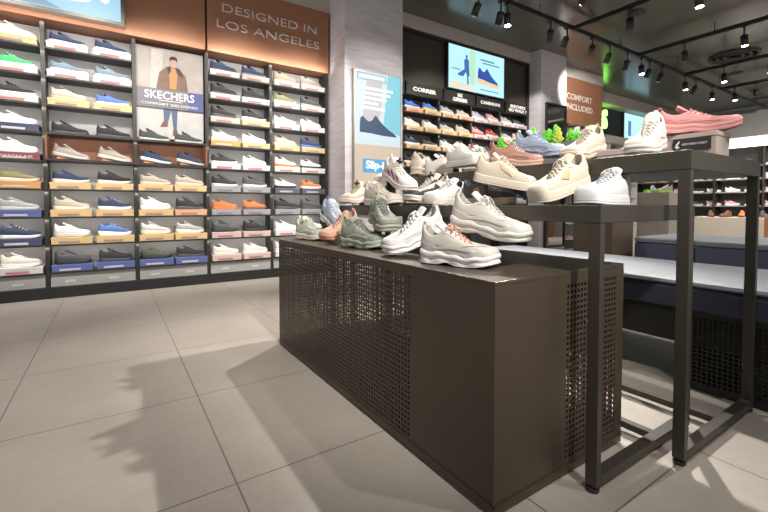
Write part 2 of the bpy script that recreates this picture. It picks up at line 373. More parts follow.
def col(c, k=1): return tuple(min(1, x*k) for x in c)
def fab(c): return mat(c, .75, bump=.25, bscale=900, spec=.3)
def camo(c): return mat(c, .75, var=.42, vscale=38, spec=.3)
def lea(c): return mat(c, .5, bump=.12, bscale=350, spec=.4)
def rub(c): return mat(c, .55, bump=.05, bscale=300, spec=.4)
TAGM = mat((.01, .01, .01), .3)
def display_shoe(label, toe, heel, shp, c, group=None, roll=0, deco='chunky', tagged=None, name='sneaker', bow=True, laces=True, stripe=None, panel=None, gum=None, tongue_up=.026, nl=6, lace_r=.0029):
    """toe / heel: world positions of the ground points under toe tip and heel; the shoe lies along that line"""
    S = Shoe(**shp); T, Hh = Vector(toe), Vector(heel); d = (T-Hh).normalized()
    side = Vector((0, 0, 1)).cross(d).normalized(); up = d.cross(side)
    M = Matrix((d, side, up)).transposed().to_4x4() @ Matrix.Rotation(math.radians(roll), 4, 'X')
    c0 = (T+Hh)/2-d*S.L/2
    r = thing(name, label, 'shoe', group=group); r.matrix_world = Matrix.Translation(c0) @ M
    S.upper().build('upper', camo(c['u']) if c.get('camo') else fab(c['u']), r, True)
    S.lining().build('lining', fab(c.get('in', col(c['u'], .8))), r, True)
    S.sole(.16 if gum or c.get('os') else .1, 1).build('midsole', rub(c['m']), r, True)
    S.sole(0, .2, .0008, lug=S.lugs).build('outsole', rub(gum or c.get('os', c['m'])), r, True)
    if laces:
        for sg in (1, -1):
            mb = MB()
            for q_ in np.linspace(.52, .9, nl):
                uu = q_ if sg == 1 else 2-q_; p = S.P(np.array([uu]), np.array([.93]), .0022)[0]; mb.lathe([(.0022, 0), (.0022, .0012)], 6, tuple(p))
            tag(mb.build('eyelet', lea(col(c['l'], .5)), r, True), kind='stuff')
        S.tongue(up=tongue_up).build('tongue', fab(c.get('t', c['u'])), r, True)
        S.laces(nl, lace_r, bow=bow).build('laces', fab(c['l']), r, True)
    o1 = c.get('o', c['u'])
    if deco in ('chunky', 'runner'):
        f = lambda U: .34+.10*np.cos((U-1)*9)-.25*np.abs(U-1)**2
        S.patch(.66, 1.34, .0, f).build('toe_guard', lea(o1), r, True)
        g = lambda U: .50-.35*np.abs(U)**1.2
        S.patch(-.36, .36, .0, g).build('heel_counter', lea(c.get('h', o1)), r, True)
        e = MB()
        for a, b in ((.46, .93), (1.07, 1.54)): S.patch(a, b, lambda U: .80+.05*np.sin(U*9), .995, mb=e)
        e.build('eyestay', lea(c.get('e', o1)), r, True)
        e = MB()
        for sg in (0, 1):
            w1 = (lambda U: .10+.16*np.sin((U-.3)*5.5)) if sg == 0 else (lambda U: .10+.16*np.sin((2-U-.3)*5.5))
            w2 = (lambda U: .22+.20*np.sin((U-.3)*5.5)) if sg == 0 else (lambda U: .22+.20*np.sin((2-U-.3)*5.5))
            a, b = (.3, .76) if sg == 0 else (1.24, 1.7)
            S.patch(a, b, w1, w2, .0022, mb=e)
        e.build('side_overlay', lea(c.get('s', o1)), r, True)
        S.heel_tab().build('heel_tab', lea(c.get('h', o1)), r, True)
        sm = fab(col(o1, .55))
        for a, b in ((.12, .84), (1.88, 1.16)):
            S.seam(a, b, lambda U: .58-.22*np.sin((np.where(U > 1, 2-U, U)-.1)*4.2)).build('seam', sm, r, True)
        S.seam(.80, 1.20, lambda U: .66-1.6*np.abs(U-1)**1.6).build('seam', sm, r, True)
    else:
        S.patch(.80, 1.20, .0, lambda U: .52-3.0*np.abs(U-1)**2).build('toe_cap', lea(o1), r, True)
        S.patch(-.17, .17, .35, .98).build('heel_counter', lea(c.get('h', o1)), r, True)
        e = MB()
        for a, b in ((.45, .95), (1.05, 1.55)): S.patch(a, b, lambda U: .74+.0*U, .995, mb=e)
        e.build('eyestay', lea(c.get('e', o1)), r, True)
    if stripe:
        for a, b in stripe['at']:
            m_ = (a+b)/2; e = MB()
            S.patch(a, b, lambda U: np.clip(stripe['lo']+stripe.get('k', 1.2)*(U-a)*(1 if m_ < 1 else 1), .02, .9), lambda U: np.clip(stripe['lo']+stripe['w']+stripe.get('k', 1.2)*(U-a), .05, .95), .0026, mb=e)
            e.build('side_stripe', lea(stripe['c']), r, True)
    if tagged:
        x, w_, z, cc = S.thr(.55); mb = MB(); mb.box(x-.014, x+.014, cc-.011, cc+.011, z+.014, z+.030); mb.box(x-.004, x+.004, cc-.004, cc+.004, z+.03, z+.045)
        mb.build('security_tag', TAGM, r, bevel=.002)
    return r

# ------------------------------------------------------------------ small shoes of the wall displays
def small_meshes(kind):
    shp = {'runner': dict(L=.29, hs=.031, ts=.022, flare=.004, nq=9, H=1.3), 'flat': dict(L=.285, hs=.024, ts=.021, flare=.002, nq=9, H=1.15),
           'slip': dict(L=.29, hs=.030, ts=.020, flare=.004, nq=9, H=1.15), 'chunky': dict(L=.285, hs=.040, ts=.026, flare=.005, nq=9, H=1.25)}[kind]
    S = Shoe(**shp); up = S.upper(nv=5); S.lining(up, mi=1)
    up = up.mesh('upper', True); so = S.sole(0, 1).mesh('sole', True)
    la = MB()
    if kind == 'slip': S.tongue(la, up=.018, puff=.01)
    else: S.tongue(la, up=.022); S.laces(5, .003, la, mi=1, bow=False, cross=False, seg=4)
    la = la.mesh('laces', True)
    for me, n in ((up, 2), (so, 1), (la, 2)):
        for _ in range(n): me.materials.append(BLACK)
    return up, so, la
SM = {k: small_meshes(k) for k in ('runner', 'flat', 'slip', 'chunky')}
def set_mats(o, ms):
    for i, m in enumerate(ms): o.material_slots[i].link = 'OBJECT'; o.material_slots[i].material = m
def child(name, me, p, ms):
    o = bpy.data.objects.new(name, me); COL.objects.link(o); o.parent = p; set_mats(o, ms); return o
C_ = dict(navy=(.025, .04, .09), black=(.02, .02, .022), white=(.72, .72, .71), bluegrey=(.14, .20, .25), beige=(.42, .37, .30), blue=(.07, .15, .38),
          green=(.05, .36, .13), olive=(.20, .19, .09), grey=(.33, .33, .32), cream=(.62, .57, .50), taupe=(.36, .31, .27), tan=(.42, .34, .26),
          charcoal=(.06, .065, .065), orange=(.55, .16, .05), pink=(.62, .33, .33), lilac=(.42, .36, .50), red=(.5, .06, .06), vivid=(.05, .16, .55),
          darkolive=(.07, .075, .055), lightgrey=(.5, .5, .48), brown=(.16, .07, .035), yellow=(.75, .62, .1), neon=(.35, .75, .1))
CN = dict(bluegrey='blue-grey', vivid='bright blue', darkolive='dark olive', lightgrey='light grey', neon='neon green')
BX = dict(white=((.66, .65, .63), (.55, .2, .2)), pinkish=((.62, .47, .43), (.4, .2, .2)), yellow=((.68, .48, .24), (.35, .25, .2)), orange=((.66, .33, .12), (.6, .5, .4)),
          navy=((.06, .07, .14), (.6, .6, .62)), maroon=((.24, .06, .09), (.6, .5, .5)), blue=((.10, .13, .34), (.5, .5, .6)), grey=((.34, .33, .36), (.2, .2, .25)),
          dark=((.10, .10, .13), (.4, .4, .4)), orangey=((.66, .38, .24), (.5, .2, .15)))
BXN = dict(pinkish='pinkish white', orangey='orange', dark='dark grey')
bmb = MB().box(-.155, .155, -.10, .10, 0, .056).box(-.158, .158, -.103, .103, .044, .064)
bmb.box(-.10, .06, -.1045, -.1025, .010, .030, 1)
BOXME = bmb.mesh('shoe_box'); BOXME.materials.append(BLACK); BOXME.materials.append(BLACK)
def wall_box(x, y, z, bc, label, group):
    o = bpy.data.objects.new('shoe_box', BOXME); COL.objects.link(o); o.location = (x, y, z)
    a, b = BX[bc]; set_mats(o, [mat(a, .6), mat(b, .6)])
    return tag(o, label, 'box', group)
def wall_shoe(x, y, z, kind, up, so, label, group, la=None, rz=0, tilt=0):
    r = thing('sneaker', label, 'shoe', (x, y, z), 0, group)
    r.rotation_euler = (0, math.radians(tilt), math.radians(rz))
    M = Matrix.Rotation(math.radians(rz), 4, 'Z') @ Matrix.Rotation(math.radians(tilt), 4, 'Y')
    off = M @ Vector((-.14, 0, 0)); r.location = Vector((x, y, z))+off
    u = C_[up]; la = la or ('white' if so == 'white' and up not in ('black', 'charcoal', 'darkolive') else 'black' if up in ('black', 'charcoal', 'navy') else up)
    a, b, c = SM[kind]
    child('upper', a, r, [mat(u, .8), mat(col(u, .5), .9)]); child('sole', b, r, [mat(C_[so], .6)]); child('laces', c, r, [mat(col(u, .9), .8), mat(C_[la], .8)])
    return r

# ------------------------------------------------------------------ north wall shelving
ORD = ['top', 'second', 'third', 'fourth', 'fifth', 'sixth', 'seventh', 'eighth', 'bottom']
BAYN = ['leftmost bay', 'second bay', 'poster bay', 'lettering bay', 'pillar bay']
BAYX = [(-1.22, -.52), (-.50, .19), (.21, .87), (.89, 1.58), (1.60, 2.31)]
BAYC = [(-1.04, -.70), (-.325, .02), (.375, .705), (1.07, 1.41), (1.785, 2.125)]
YF = 4.82
def zrow(r): return .235+.257*(8-r)          # r = 0 is the top row
NICHE = mat((.22, .085, .04), .55, var=.08)
SHM = mat((.035, .033, .03), .45, .3)
for b, (x0, x1) in enumerate(BAYX):
    t = thing('shelving_bay', 'black and grey wall shelving of the '+BAYN[b]+' on the left wall', 'shelf', ((x0+x1)/2, 5.0, 0), 0, 'shelving bays on the left wall')
    def P_(name, mb, m, **k):
        o = mb.build(name, m, t, **k); o.location = (-(x0+x1)/2, -5.0, 0); return o
    P_('back_panel', MB().box(x0, x1, 5.06, 5.095, .1, 2.53), GREYP)
    for sx in ((x0-.01, x1+.01) if b == 4 else (x0-.01,)):
        mb = MB().box(sx-.016, sx+.016, 4.86, 5.09, .1, 2.53)
        for k in range(40): mb.box(sx-.006, sx+.006, 4.857, 4.861, .16+k*.06, .19+k*.06)
        P_('upright', mb, SHM)
    P_('plinth', MB().box(x0-.01, x1+.01, 4.80, 5.09, 0, .10), mat((.012, .012, .013), .5))
    P_('kick_panel', MB().box(x0+.01, x1-.01, 4.86, 4.90, .10, .215), mat((.42, .41, .40), .6))
    for cx in BAYC[b]: P_('ticket', MB().box(cx-.06, cx+.02, 4.852, 4.861, .13, .155), mat((.6, .6, .6), .5))
    rows = [r for r in range(9) if not (b in (1, 2) and r == 4) and not (b == 2 and r < 3)]
    for r in rows:
        z = zrow(r)
        P_('shelf', MB().box(x0+.01, x1-.01, 4.83, 5.06, z-.010, z).box(x0+.01, x1-.01, 4.82, 4.835, z-.014, z+.002), SHM)
tn = thing('display_niche', 'long brown-backed niche shelf running under the poster and second bay', 'shelf', (.18, 4.9, 1.27))
n_ = lambda name, mb, m: setattr(mb.build(name, m, tn), 'location', (-.18, -4.9, -1.27))
n_('back_panel', MB().box(-.50, .86, 5.0, 5.055, 1.27, 1.51), NICHE)
n_('bottom_board', MB().box(-.50, .86, 4.77, 5.0, 1.262, 1.282), SHM)
n_('top_board', MB().box(-.50, .86, 4.77, 5.0, 1.500, 1.520), SHM)
n_('side_board', MB().box(-.50, -.485, 4.77, 5.0, 1.282, 1.50), NICHE)
n_('side_board', MB().box(.845, .86, 4.77, 5.0, 1.282, 1.50), NICHE)

RO = 'runner'; FL = 'flat'; SL = 'slip'; CK = 'chunky'
# (bay, column): rows top to bottom: (upper, sole, shape, box or None)
W = {
 (0, 1): [('cream', 'white', RO, 'yellow'), ('green', 'white', FL, 'white'), ('black', 'white', FL, 'white'), ('white', 'white', FL, 'navy'), ('white', 'white', CK, 'maroon'),
          ('olive', 'cream', SL, 'orange'), ('grey', 'lightgrey', SL, 'blue'), ('navy', 'white', RO, 'navy'), ('cream', 'white', RO, 'white')],
 (1, 0): [('navy', 'white', SL, 'white'), ('bluegrey', 'white', SL, 'white'), ('beige', 'beige', RO, 'yellow'), ('black', 'charcoal', RO, None), ('taupe', 'lightgrey', SL, 'N'),
          ('navy', 'white', SL, 'yellow'), ('beige', 'cream', RO, 'yellow'), ('white', 'lightgrey', CK, 'yellow'), ('charcoal', 'black', RO, 'blue')],
 (1, 1): [('navy', 'white', SL, 'white'), ('bluegrey', 'white', SL, 'white'), ('blue', 'cream', FL, 'yellow'), ('black', 'charcoal', RO, None), ('taupe', 'cream', SL, 'N'),
          ('black', 'white', RO, 'yellow'), ('navy', 'white', RO, 'yellow'), ('blue', 'white', CK, 'yellow'), ('black', 'charcoal', RO, 'blue')],
 (2, 0): [None, None, None, ('charcoal', 'lightgrey', RO, None), ('navy', 'white', SL, 'N'), ('beige', 'cream', SL, 'yellow'), ('white', 'white', CK, 'yellow'), ('lightgrey', 'cream', CK, 'yellow'), ('darkolive', 'black', SL, 'blue')],
 (2, 1): [None, None, None, ('charcoal', 'lightgrey', RO, None), ('navy', 'lightgrey', SL, 'N'), ('beige', 'cream', SL, 'yellow'), ('black', 'charcoal', RO, 'orangey'), ('grey', 'cream', CK, 'yellow'), ('black', 'darkolive', SL, 'blue')],
 (3, 0): [('navy', 'charcoal', RO, 'white'), ('black', 'charcoal', RO, 'white'), ('black', 'charcoal', CK, 'pinkish'), ('lightgrey', 'white', RO, 'orange'), ('black', 'white', FL, 'white'),
          ('black', 'lightgrey', RO, 'grey'), ('orange', 'orange', FL, 'grey'), ('charcoal', 'black', RO, 'pinkish'), ('cream', 'cream', SL, 'pinkish')],
 (3, 1): [('navy', 'bluegrey', RO, 'pinkish'), ('black', 'black', RO, 'white'), ('black', 'white', CK, 'yellow'), ('white', 'white', FL, 'yellow'), ('white', 'white', FL, 'white'),
          ('charcoal', 'lightgrey', RO, 'grey'), ('orange', 'brown', FL, 'grey'), ('black', 'black', RO, 'pinkish'), ('cream', 'white', SL, 'pinkish')],
 (4, 0): [('tan', 'tan', RO, 'white'), ('olive', 'lightgrey', RO, 'white'), ('white', 'white', FL, 'white'), ('beige', 'cream', RO, 'yellow'), ('cream', 'orange', RO, 'white'),
          ('white', 'black', FL, 'dark'), ('black', 'charcoal', RO, 'grey'), ('white', 'white', FL, 'white'), ('cream', 'white', RO, 'white')],
 (4, 1): [('taupe', 'tan', RO, 'white'), ('charcoal', 'grey', RO, 'white'), ('white', 'lightgrey', FL, 'white'), ('navy', 'blue', RO, 'yellow'), ('white', 'black', FL, 'white'),
          ('orange', 'white', FL, 'dark'), ('charcoal', 'charcoal', RO, 'grey'), ('white', 'white', RO, 'white'), ('grey', 'white', RO, 'white')]}
KN = {RO: 'running shoe', FL: 'flat sneaker', SL: 'low sneaker', CK: 'chunky sneaker'}
WEDGE = MB().prism([(-.10, 0), (.03, 0), (-.10, .032)], -.03, .03).mesh('wedge'); WEDGE.materials.append(BLACK)
for (b, c), lst in W.items():
    for r, it in enumerate(lst):
        if it is None: continue
        u, s, k, bx = it; x = BAYC[b][c]; z = zrow(r)
        side = 'left' if c == 0 else 'right'
        where = '%s shelf of the %s, %s' % (ORD[r], BAYN[b], side)
        uc = CN.get(u, u); sc_ = CN.get(s, s)
        if bx == 'N':
            where = 'niche of the %s, %s' % (BAYN[b], side)
            wd = bpy.data.objects.new('shoe_wedge', WEDGE); COL.objects.link(wd); wd.location = (x, 4.88, 1.282); set_mats(wd, [mat((.6, .26, .10), .5)])
            tag(wd, 'small orange wedge under the shoe in the '+where, 'stand', 'orange wedges in the niche')
            wall_shoe(x+.0, 4.88, 1.300, k, u, s, '%s %s with %s sole in the brown %s' % (uc, KN[k], sc_, where), 'shoes on the left wall', tilt=9)
            continue
        if bx:
            wall_box(x, 4.935, z, bx, '%s shoe box under the %s shoe, %s' % (BXN.get(bx, bx), uc, where), 'shoe boxes on the left wall'); z += .064
            lb = '%s %s on %s box, %s' % (uc, KN[k], BXN.get(bx, bx), where)
        else: lb = '%s %s without a box, %s' % (uc, KN[k], where)
        wall_shoe(x-.005, 4.925, z, k, u, s, lb, 'shoes on the left wall', rz=random.uniform(-2, 3))

# printed names on two box fronts
def flat_piece(name, mb, m, parent=None, **k): return mb.build(name, m, parent, **k)
o = text('lettering', 'SKECH-AIR', .05, (-.70, 4.8290, zrow(4)+.027), mat((.7, .6, .62), .5), w_=.22); tag(o, 'pale SKECH-AIR print on the maroon box front', 'lettering')
# ------------------------------------------------------------------ orange header panels, lettering, light box
EM = lambda c, e: mat(c, .5, emit=e)
def header(x0, x1, label, y=4.84):
    o = MB().box(x0, x1, y-.02, YN-.002, 2.54, 3.30).build('header_panel', ORANGE, bevel=.003); return tag(o, label, 'panel', None)
header(-1.6, .865, 'plain orange header panel above the shelves behind the light box')
header(.885, 2.33, 'orange header panel behind the DESIGNED IN LOS ANGELES lettering')
lw = mat((.55, .50, .48), .5)
t = thing('wall_lettering', 'pale capital letters DESIGNED IN LOS ANGELES on the orange panel', 'lettering', (1.6, 4.81, 2.9))
for body, z, wd, x in (('DESIGNED IN', 3.035, 1.12, 1.60), ('LOS ANGELES', 2.855, 1.215, 1.59)):
    text('text_line', body, .13, (x-1.6, 0, z-2.9), lw, t, w_=wd, h_=.088, ext=.004, bold=-.001)

def silhouette(x, z, s, flip=1, tilt=0):
    """side view outline of a sneaker, upper and sole, as x,z polygons"""
    up = [(0, .10), (-.01, .30), (.0, .42), (.06, .46), (.13, .40), (.22, .36), (.30, .40), (.37, .52), (.42, .50), (.50, .42), (.62, .33), (.76, .25), (.90, .20), (.98, .13), (1, .10)]
    so = [(-.02, .10), (.3, .11), (.6, .10), (1.0, .12), (1.03, .06), (.97, .0), (.75, -.03), (.5, -.02), (.3, -.05), (.05, -.05), (-.03, .0)]
    f = lambda P: [(x+s*(px*math.cos(tilt)+pz*math.sin(tilt))*flip, z+s*(-px*math.sin(tilt)+pz*math.cos(tilt))) for px, pz in P]
    return f(up), f(so)
# light box top left
t = thing('light_box', 'large lit picture of a white-soled grey shoe, top left on orange panel', 'screen', (-.7, 4.76, 2.6))
z0, z1, xa, xb = 2.585, 3.30, -1.5, .125
q = lambda name, mb, m: setattr(mb.build(name, m, t), 'location', (.7, -4.76, -2.6))
q('frame', MB().box(xa, xb, 4.735, 4.82, z0, z0+.03).box(xa, xb, 4.735, 4.82, z1-.03, z1).box(xa, xa+.03, 4.735, 4.82, z0+.03, z1-.03).box(xb-.03, xb, 4.735, 4.82, z0+.03, z1-.03), mat((.13, .12, .11), .4, .5))
q('picture', MB().box(xa+.03, xb-.03, 4.755, 4.80, z0+.03, z1-.03), EM((.35, .58, .72), .85))
q('picture_band', MB().prism([(-1.4, 2.63), (-.35, 2.63), (-.75, 2.80), (-1.4, 2.93)], 4.753, 4.756), EM((.25, .42, .55), .7))
u_, s_ = silhouette(-1.25, 2.76, 1.12, tilt=.02)
q('picture_shoe', MB().prism(u_, 4.750, 4.7535), EM((.10, .12, .17), .5)); q('picture_sole', MB().prism(s_, 4.747, 4.751), EM((.75, .80, .85), .9))
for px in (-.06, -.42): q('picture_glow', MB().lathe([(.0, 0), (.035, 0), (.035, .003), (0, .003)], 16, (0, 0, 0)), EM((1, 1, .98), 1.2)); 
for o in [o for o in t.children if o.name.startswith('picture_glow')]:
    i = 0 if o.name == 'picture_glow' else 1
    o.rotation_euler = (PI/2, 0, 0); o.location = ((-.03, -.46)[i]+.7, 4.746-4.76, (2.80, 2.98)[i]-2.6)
# poster of the second row: man in a brown jacket
t = thing('wall_poster', 'SKECHERS poster of a man in brown jacket and blue jeans', 'poster', (.53, 4.93, 1.56))
def q(name, mb, m, **k):
    o = mb.build(name, m, t, **k); o.location = (-.53, -4.93, -1.56); return o
x0, x1, z0, z1 = .20, .855, 1.56, 2.50
bg = mat((.34, .30, .27), .45, var=.35, vscale=7)
q('board', MB().box(x0, x1, 4.92, 4.95, z0, z1), bg)
q('ground_area', MB().box(x0+.01, x1-.01, 4.918, 4.921, z0, 1.86), mat((.44, .43, .42), .5, var=.2, vscale=9))
q('tree_trunk_area', MB().prism([(.34, 2.0), (.43, 2.0), (.47, 2.48), (.36, 2.48)], 4.917, 4.921), mat((.48, .45, .42), .6, var=.3, vscale=20))
JK = mat((.17, .10, .07), .6, var=.2, vscale=14)
cxp = .555
E_ = lambda a, b, rx, rz, n=18: [(a+rx*math.cos(2*PI*i/n), b+rz*math.sin(2*PI*i/n)) for i in range(n)]
q('legs_area', MB().prism([(.46, 1.95), (.60, 1.95), (.585, 1.66), (.555, 1.66), (.535, 1.86), (.50, 1.72), (.465, 1.74)], 4.914, 4.919), mat((.07, .10, .18), .6, var=.2))
for pl in ([(.43, 1.685), (.46, 1.745), (.50, 1.745), (.50, 1.69)], [(.545, 1.60), (.552, 1.665), (.59, 1.665), (.60, 1.60)]): q('boot_area', MB().prism(pl, 4.912, 4.918), mat((.16, .07, .04), .6))
q('jacket_area', MB().prism([(.42, 1.93), (.40, 2.10), (.43, 2.25), (.50, 2.32), (.61, 2.32), (.68, 2.24), (.70, 2.08), (.69, 1.93)], 4.913, 4.918), JK)
q('sweater_area', MB().prism([(.525, 2.09), (.52, 2.25), (.54, 2.31), (.575, 2.31), (.60, 2.24), (.585, 2.09)], 4.911, 4.916), mat((.52, .22, .08), .6))
q('collar_area', MB().prism([(.50, 2.30), (.525, 2.33), (.54, 2.28), (.52, 2.24)], 4.910, 4.915).prism([(.585, 2.32), (.63, 2.30), (.66, 2.22), (.60, 2.25)], 4.910, 4.915), mat((.05, .05, .06), .7))
q('face_area', MB().prism(E_(.563, 2.365, .032, .05), 4.910, 4.915), mat((.50, .32, .24), .6))
q('hair_area', MB().prism([(.53, 2.37), (.525, 2.41), (.545, 2.43), (.58, 2.43), (.60, 2.41), (.595, 2.37), (.585, 2.395), (.54, 2.395)], 4.908, 4.912), mat((.05, .03, .02), .7))
q('name_band', MB().box(x0+.005, .70, 4.905, 4.912, 1.875, 2.075), mat((.14, .14, .16), .5)); q('name_band', MB().box(.70, x1-.005, 4.905, 4.912, 1.875, 2.075), mat((.06, .08, .22), .5))
tw = mat((.75, .75, .75), .5)
o = text('poster_name', 'SKECHERS', .1, (.525-.53, 4.903-4.93, 2.01-1.56), tw, t, w_=.47, h_=.082, bold=.0012)
o = text('poster_line', 'COMFORT DELIVERED', .03, (.525-.53, 4.903-4.93, 1.915-1.56), tw, t, w_=.54, h_=.024)
q('poster_rule', MB().box(.42, .64, 4.902, 4.905, 1.952, 1.957), tw)

# ------------------------------------------------------------------ pillar light box with the slip-ins advert
t = thing('advert_light_box', 'tall lit advert with a dark blue shoe on the striped pillar', 'poster', (2.8, 4.42, .9))
def q(name, mb, m, **k):
    o = mb.build(name, m, t, **k); o.location = (-2.8, -4.42, -.9); return o
x0, x1, z0, z1 = 2.455, 3.16, .75, 2.52; y = 4.385
q('frame', MB().box(x0, x1, y+.002, 4.435, z0, z1), mat((.35, .32, .28), .4, .4))
q('picture', MB().box(x0+.015, x1-.015, y-.002, y+.003, z0+.015, z1-.015), EM((.62, .72, .76), .75))
q('picture_sky', MB().prism([(2.88, 1.85), (3.145, 1.75), (3.145, 2.505), (2.95, 2.505)], y-.004, y-.001), EM((.22, .58, .68), .75))
q('picture_sand', MB().box(x0+.015, x1-.015, y-.004, y-.001, z0+.015, 1.61), EM((.62, .50, .38), .75))
u_, s_ = silhouette(2.53, 1.70, .56, tilt=.06)
q('picture_leg', MB().prism([(2.56, 1.86), (2.76, 1.84), (2.84, 2.02), (2.86, 2.42), (2.64, 2.42)], y-.006, y-.003), EM((.55, .53, .53), .75))
q('picture_shoe', MB().prism(u_, y-.008, y-.005), EM((.035, .085, .17), .6)); q('picture_sole', MB().prism(s_, y-.010, y-.006), EM((.60, .70, .75), .8))
lt = EM((.95, .97, .98), .95)
q('picture_banner', MB().box(2.50, 2.92, y-.006, y-.003, 2.475, 2.485).box(2.50, 2.92, y-.006, y-.003, 2.40, 2.41).box(2.50, 2.51, y-.006, y-.003, 2.41, 2.475).box(2.91, 2.92, y-.006, y-.003, 2.41, 2.475), EM((.2, .4, .6), .7))
mb = MB()
for i, (a, b_) in enumerate(((2.53, 2.88), (2.55, 3.02), (2.55, 2.98), (2.55, 2.92), (2.55, 2.80), (2.55, 2.90))): mb.box(a, b_, y-.012, y-.009, 2.432-(.0 if i == 0 else .085+.06*i), 2.452-(.0 if i == 0 else .075+.06*i))
q('picture_text_lines', mb, lt)
q('logo_plate', MB().box(2.575, 3.05, y-.006, y-.003, 1.265, 1.435), EM((.10, .36, .66), .75))
o = text('logo_text', 'Slip-ins', .1, (2.815-2.8, y-.008-4.42, 1.35-.9), lt, t, w_=.39, h_=.13, bold=.003)

# ------------------------------------------------------------------ black sneaker wall behind the tables
t = thing('display_cabinet', 'tall black wall cabinet with shelves between the two striped pillars', 'shelf', (4.8, 5.0, 0))
def q(name, mb, m, **k):
    o = mb.build(name, m, t, **k); o.location = (-4.8, -5.0, 0); return o
DK = mat((.075, .065, .05), .45, .3, var=.15, vscale=2)
q('back_panel', MB().box(3.30, 6.33, 5.06, 5.095, .1, 2.47), mat((.05, .045, .04), .6)); q('top_panel', MB().box(3.40, 6.30, 4.88, 5.095, 2.66, 3.38), DK)
q('frame', MB().box(3.30, 3.40, 4.84, 5.06, 0, 3.42).box(6.30, 6.355, 4.84, 5.06, 0, 3.42).box(3.40, 6.30, 4.84, 5.06, 3.38, 3.42).box(3.40, 6.30, 4.84, 5.06, 2.47, 2.66), SHM)
for i in range(1, 4): q('upright', MB().box(3.55+.695*i-.018, 3.55+.695*i+.006, 4.88, 5.06, .1, 2.47), SHM)
q('plinth', MB().box(3.40, 6.30, 4.86, 5.06, 0, .1), BLACK)
Z2 = [2.235-.268*i for i in range(6)]
for z in Z2: q('shelf', MB().box(3.40, 6.30, 4.84, 5.06, z-.014, z), SHM)
SG = mat((.018, .017, .016), .5); SGT = mat((.85, .84, .80), .5)
SIGN = [('CORRER', .44, .06, (3.55, 4.22)), ('MAX\nCUSHIONING', .30, .13, (4.27, 4.92)), ('CAMINHAR', .48, .055, (4.97, 5.62)), ('SKECHERS\nGO WALK 7', .48, .12, (5.67, 6.30))]
for body, wd, hh, (xa, xb) in SIGN:
    nm = body.replace('\n', ' ')
    s = thing('shelf_sign', 'black header sign reading %s above the black cabinet shelves' % nm, 'sign', ((xa+xb)/2, 4.81, 2.555), 0, 'header signs on the black cabinet')
    MB().box(-(xb-xa)/2, (xb-xa)/2, -.015, .025, -.09, .09).build('sign_board', SG, s, bevel=.004)
    text('sign_text', body, .06, (0, -.018, 0), SGT, s, w_=wd, h_=hh, bold=.0025)
W2 = [[('vivid', 'white', 'orangey'), ('vivid', 'yellow', 'yellow'), ('grey', 'white', 'orangey'), ('taupe', 'white', 'orangey'), ('lilac', 'white', 'white'), ('pink', 'white', 'white'), ('grey', 'white', 'white'), ('charcoal', 'white', 'white')],
      [('cream', 'white', 'yellow'), ('cream', 'cream', 'yellow'), ('grey', 'lightgrey', 'yellow'), ('taupe', 'grey', 'yellow'), ('pink', 'red', 'white'), ('red', 'white', 'white'), ('grey', 'white', 'white'), ('pink', 'white', 'white')],
      [('navy', 'white', 'yellow'), ('charcoal', 'white', 'yellow'), ('lightgrey', 'white', 'yellow'), ('tan', 'white', 'yellow'), ('red', 'white', 'white'), ('charcoal', 'red', 'white'), ('navy', 'white', 'white'), ('grey', 'white', 'white')],
      [('black', 'white', 'yellow'), ('navy', 'white', 'yellow'), ('charcoal', 'black', 'orangey'), ('tan', 'cream', 'yellow'), ('pink', 'white', 'white'), ('black', 'red', 'white'), ('grey', 'white', 'white'), ('white', 'white', 'white')],
      [('navy', 'white', 'yellow'), ('cream', 'white', 'yellow'), ('black', 'white', 'orangey'), ('charcoal', 'white', 'yellow'), ('lilac', 'white', 'white'), ('navy', 'white', 'white'), ('taupe', 'cream', 'white'), ('black', 'white', 'white')],
      [('black', 'white', 'yellow'), ('grey', 'white', 'yellow'), ('navy', 'white', 'orangey'), ('beige', 'white', 'yellow'), ('black', 'white', 'white'), ('pink', 'white', 'white'), ('white', 'white', 'white'), ('navy', 'white', 'white')]]
O8 = ['first', 'second', 'third', 'fourth', 'fifth', 'sixth', 'seventh', 'eighth']
for r, z in enumerate(Z2):
    for c in range(8):
        u, s, bx = W2[r][c]; x = 3.745+.346*c
        where = '%s from the left, %s shelf of the black cabinet' % (O8[c], O8[r])
        wall_box(x, 4.945, z, bx, '%s shoe box %s' % (BXN.get(bx, bx), where), 'shoe boxes in the black cabinet')
        wall_shoe(x-.005, 4.935, z+.064, (RO, CK, RO, FL)[(r+c) % 4], u, s, '%s running shoe, %s' % (CN.get(u, u), where), 'shoes in the black cabinet', rz=random.uniform(-2, 3))
# screen above the signs
t = thing('wall_screen', 'lit screen showing a runner and blue running shoe above black cabinet', 'screen', (5.0, 4.84, 3.0))
def q(name, mb, m, **k):
    o = mb.build(name, m, t, **k); o.location = (-5.0, -4.84, -3.0); return o
x0, x1, z0, z1, y = 4.36, 5.62, 2.69, 3.36, 4.80
q('casing', MB().box(x0-.02, x1+.02, y+.002, 4.88, z0-.02, z1+.02), BLACK)
q('picture', MB().box(x0, x1, y-.002, y+.003, z0, z1), EM((.40, .68, .80), 1.0))
q('picture_band', MB().box(4.80, 4.93, y-.004, y-.001, 2.80, z1-.02), EM((.42, .68, .45), .9))
q('picture_sand', MB().prism([(4.38, 2.70), (4.40, 2.80), (4.8, 2.79), (5.0, 2.71)], y-.004, y-.001), EM((.70, .60, .45), .9))
u_, s_ = silhouette(4.98, 2.88, .50, tilt=.12)
q('picture_shoe', MB().prism(u_, y-.006, y-.003), EM((.03, .09, .38), .8)); q('picture_sole', MB().prism(s_, y-.008, y-.004), EM((.75, .52, .30), .9))
RB = EM((.06, .15, .42), .8)
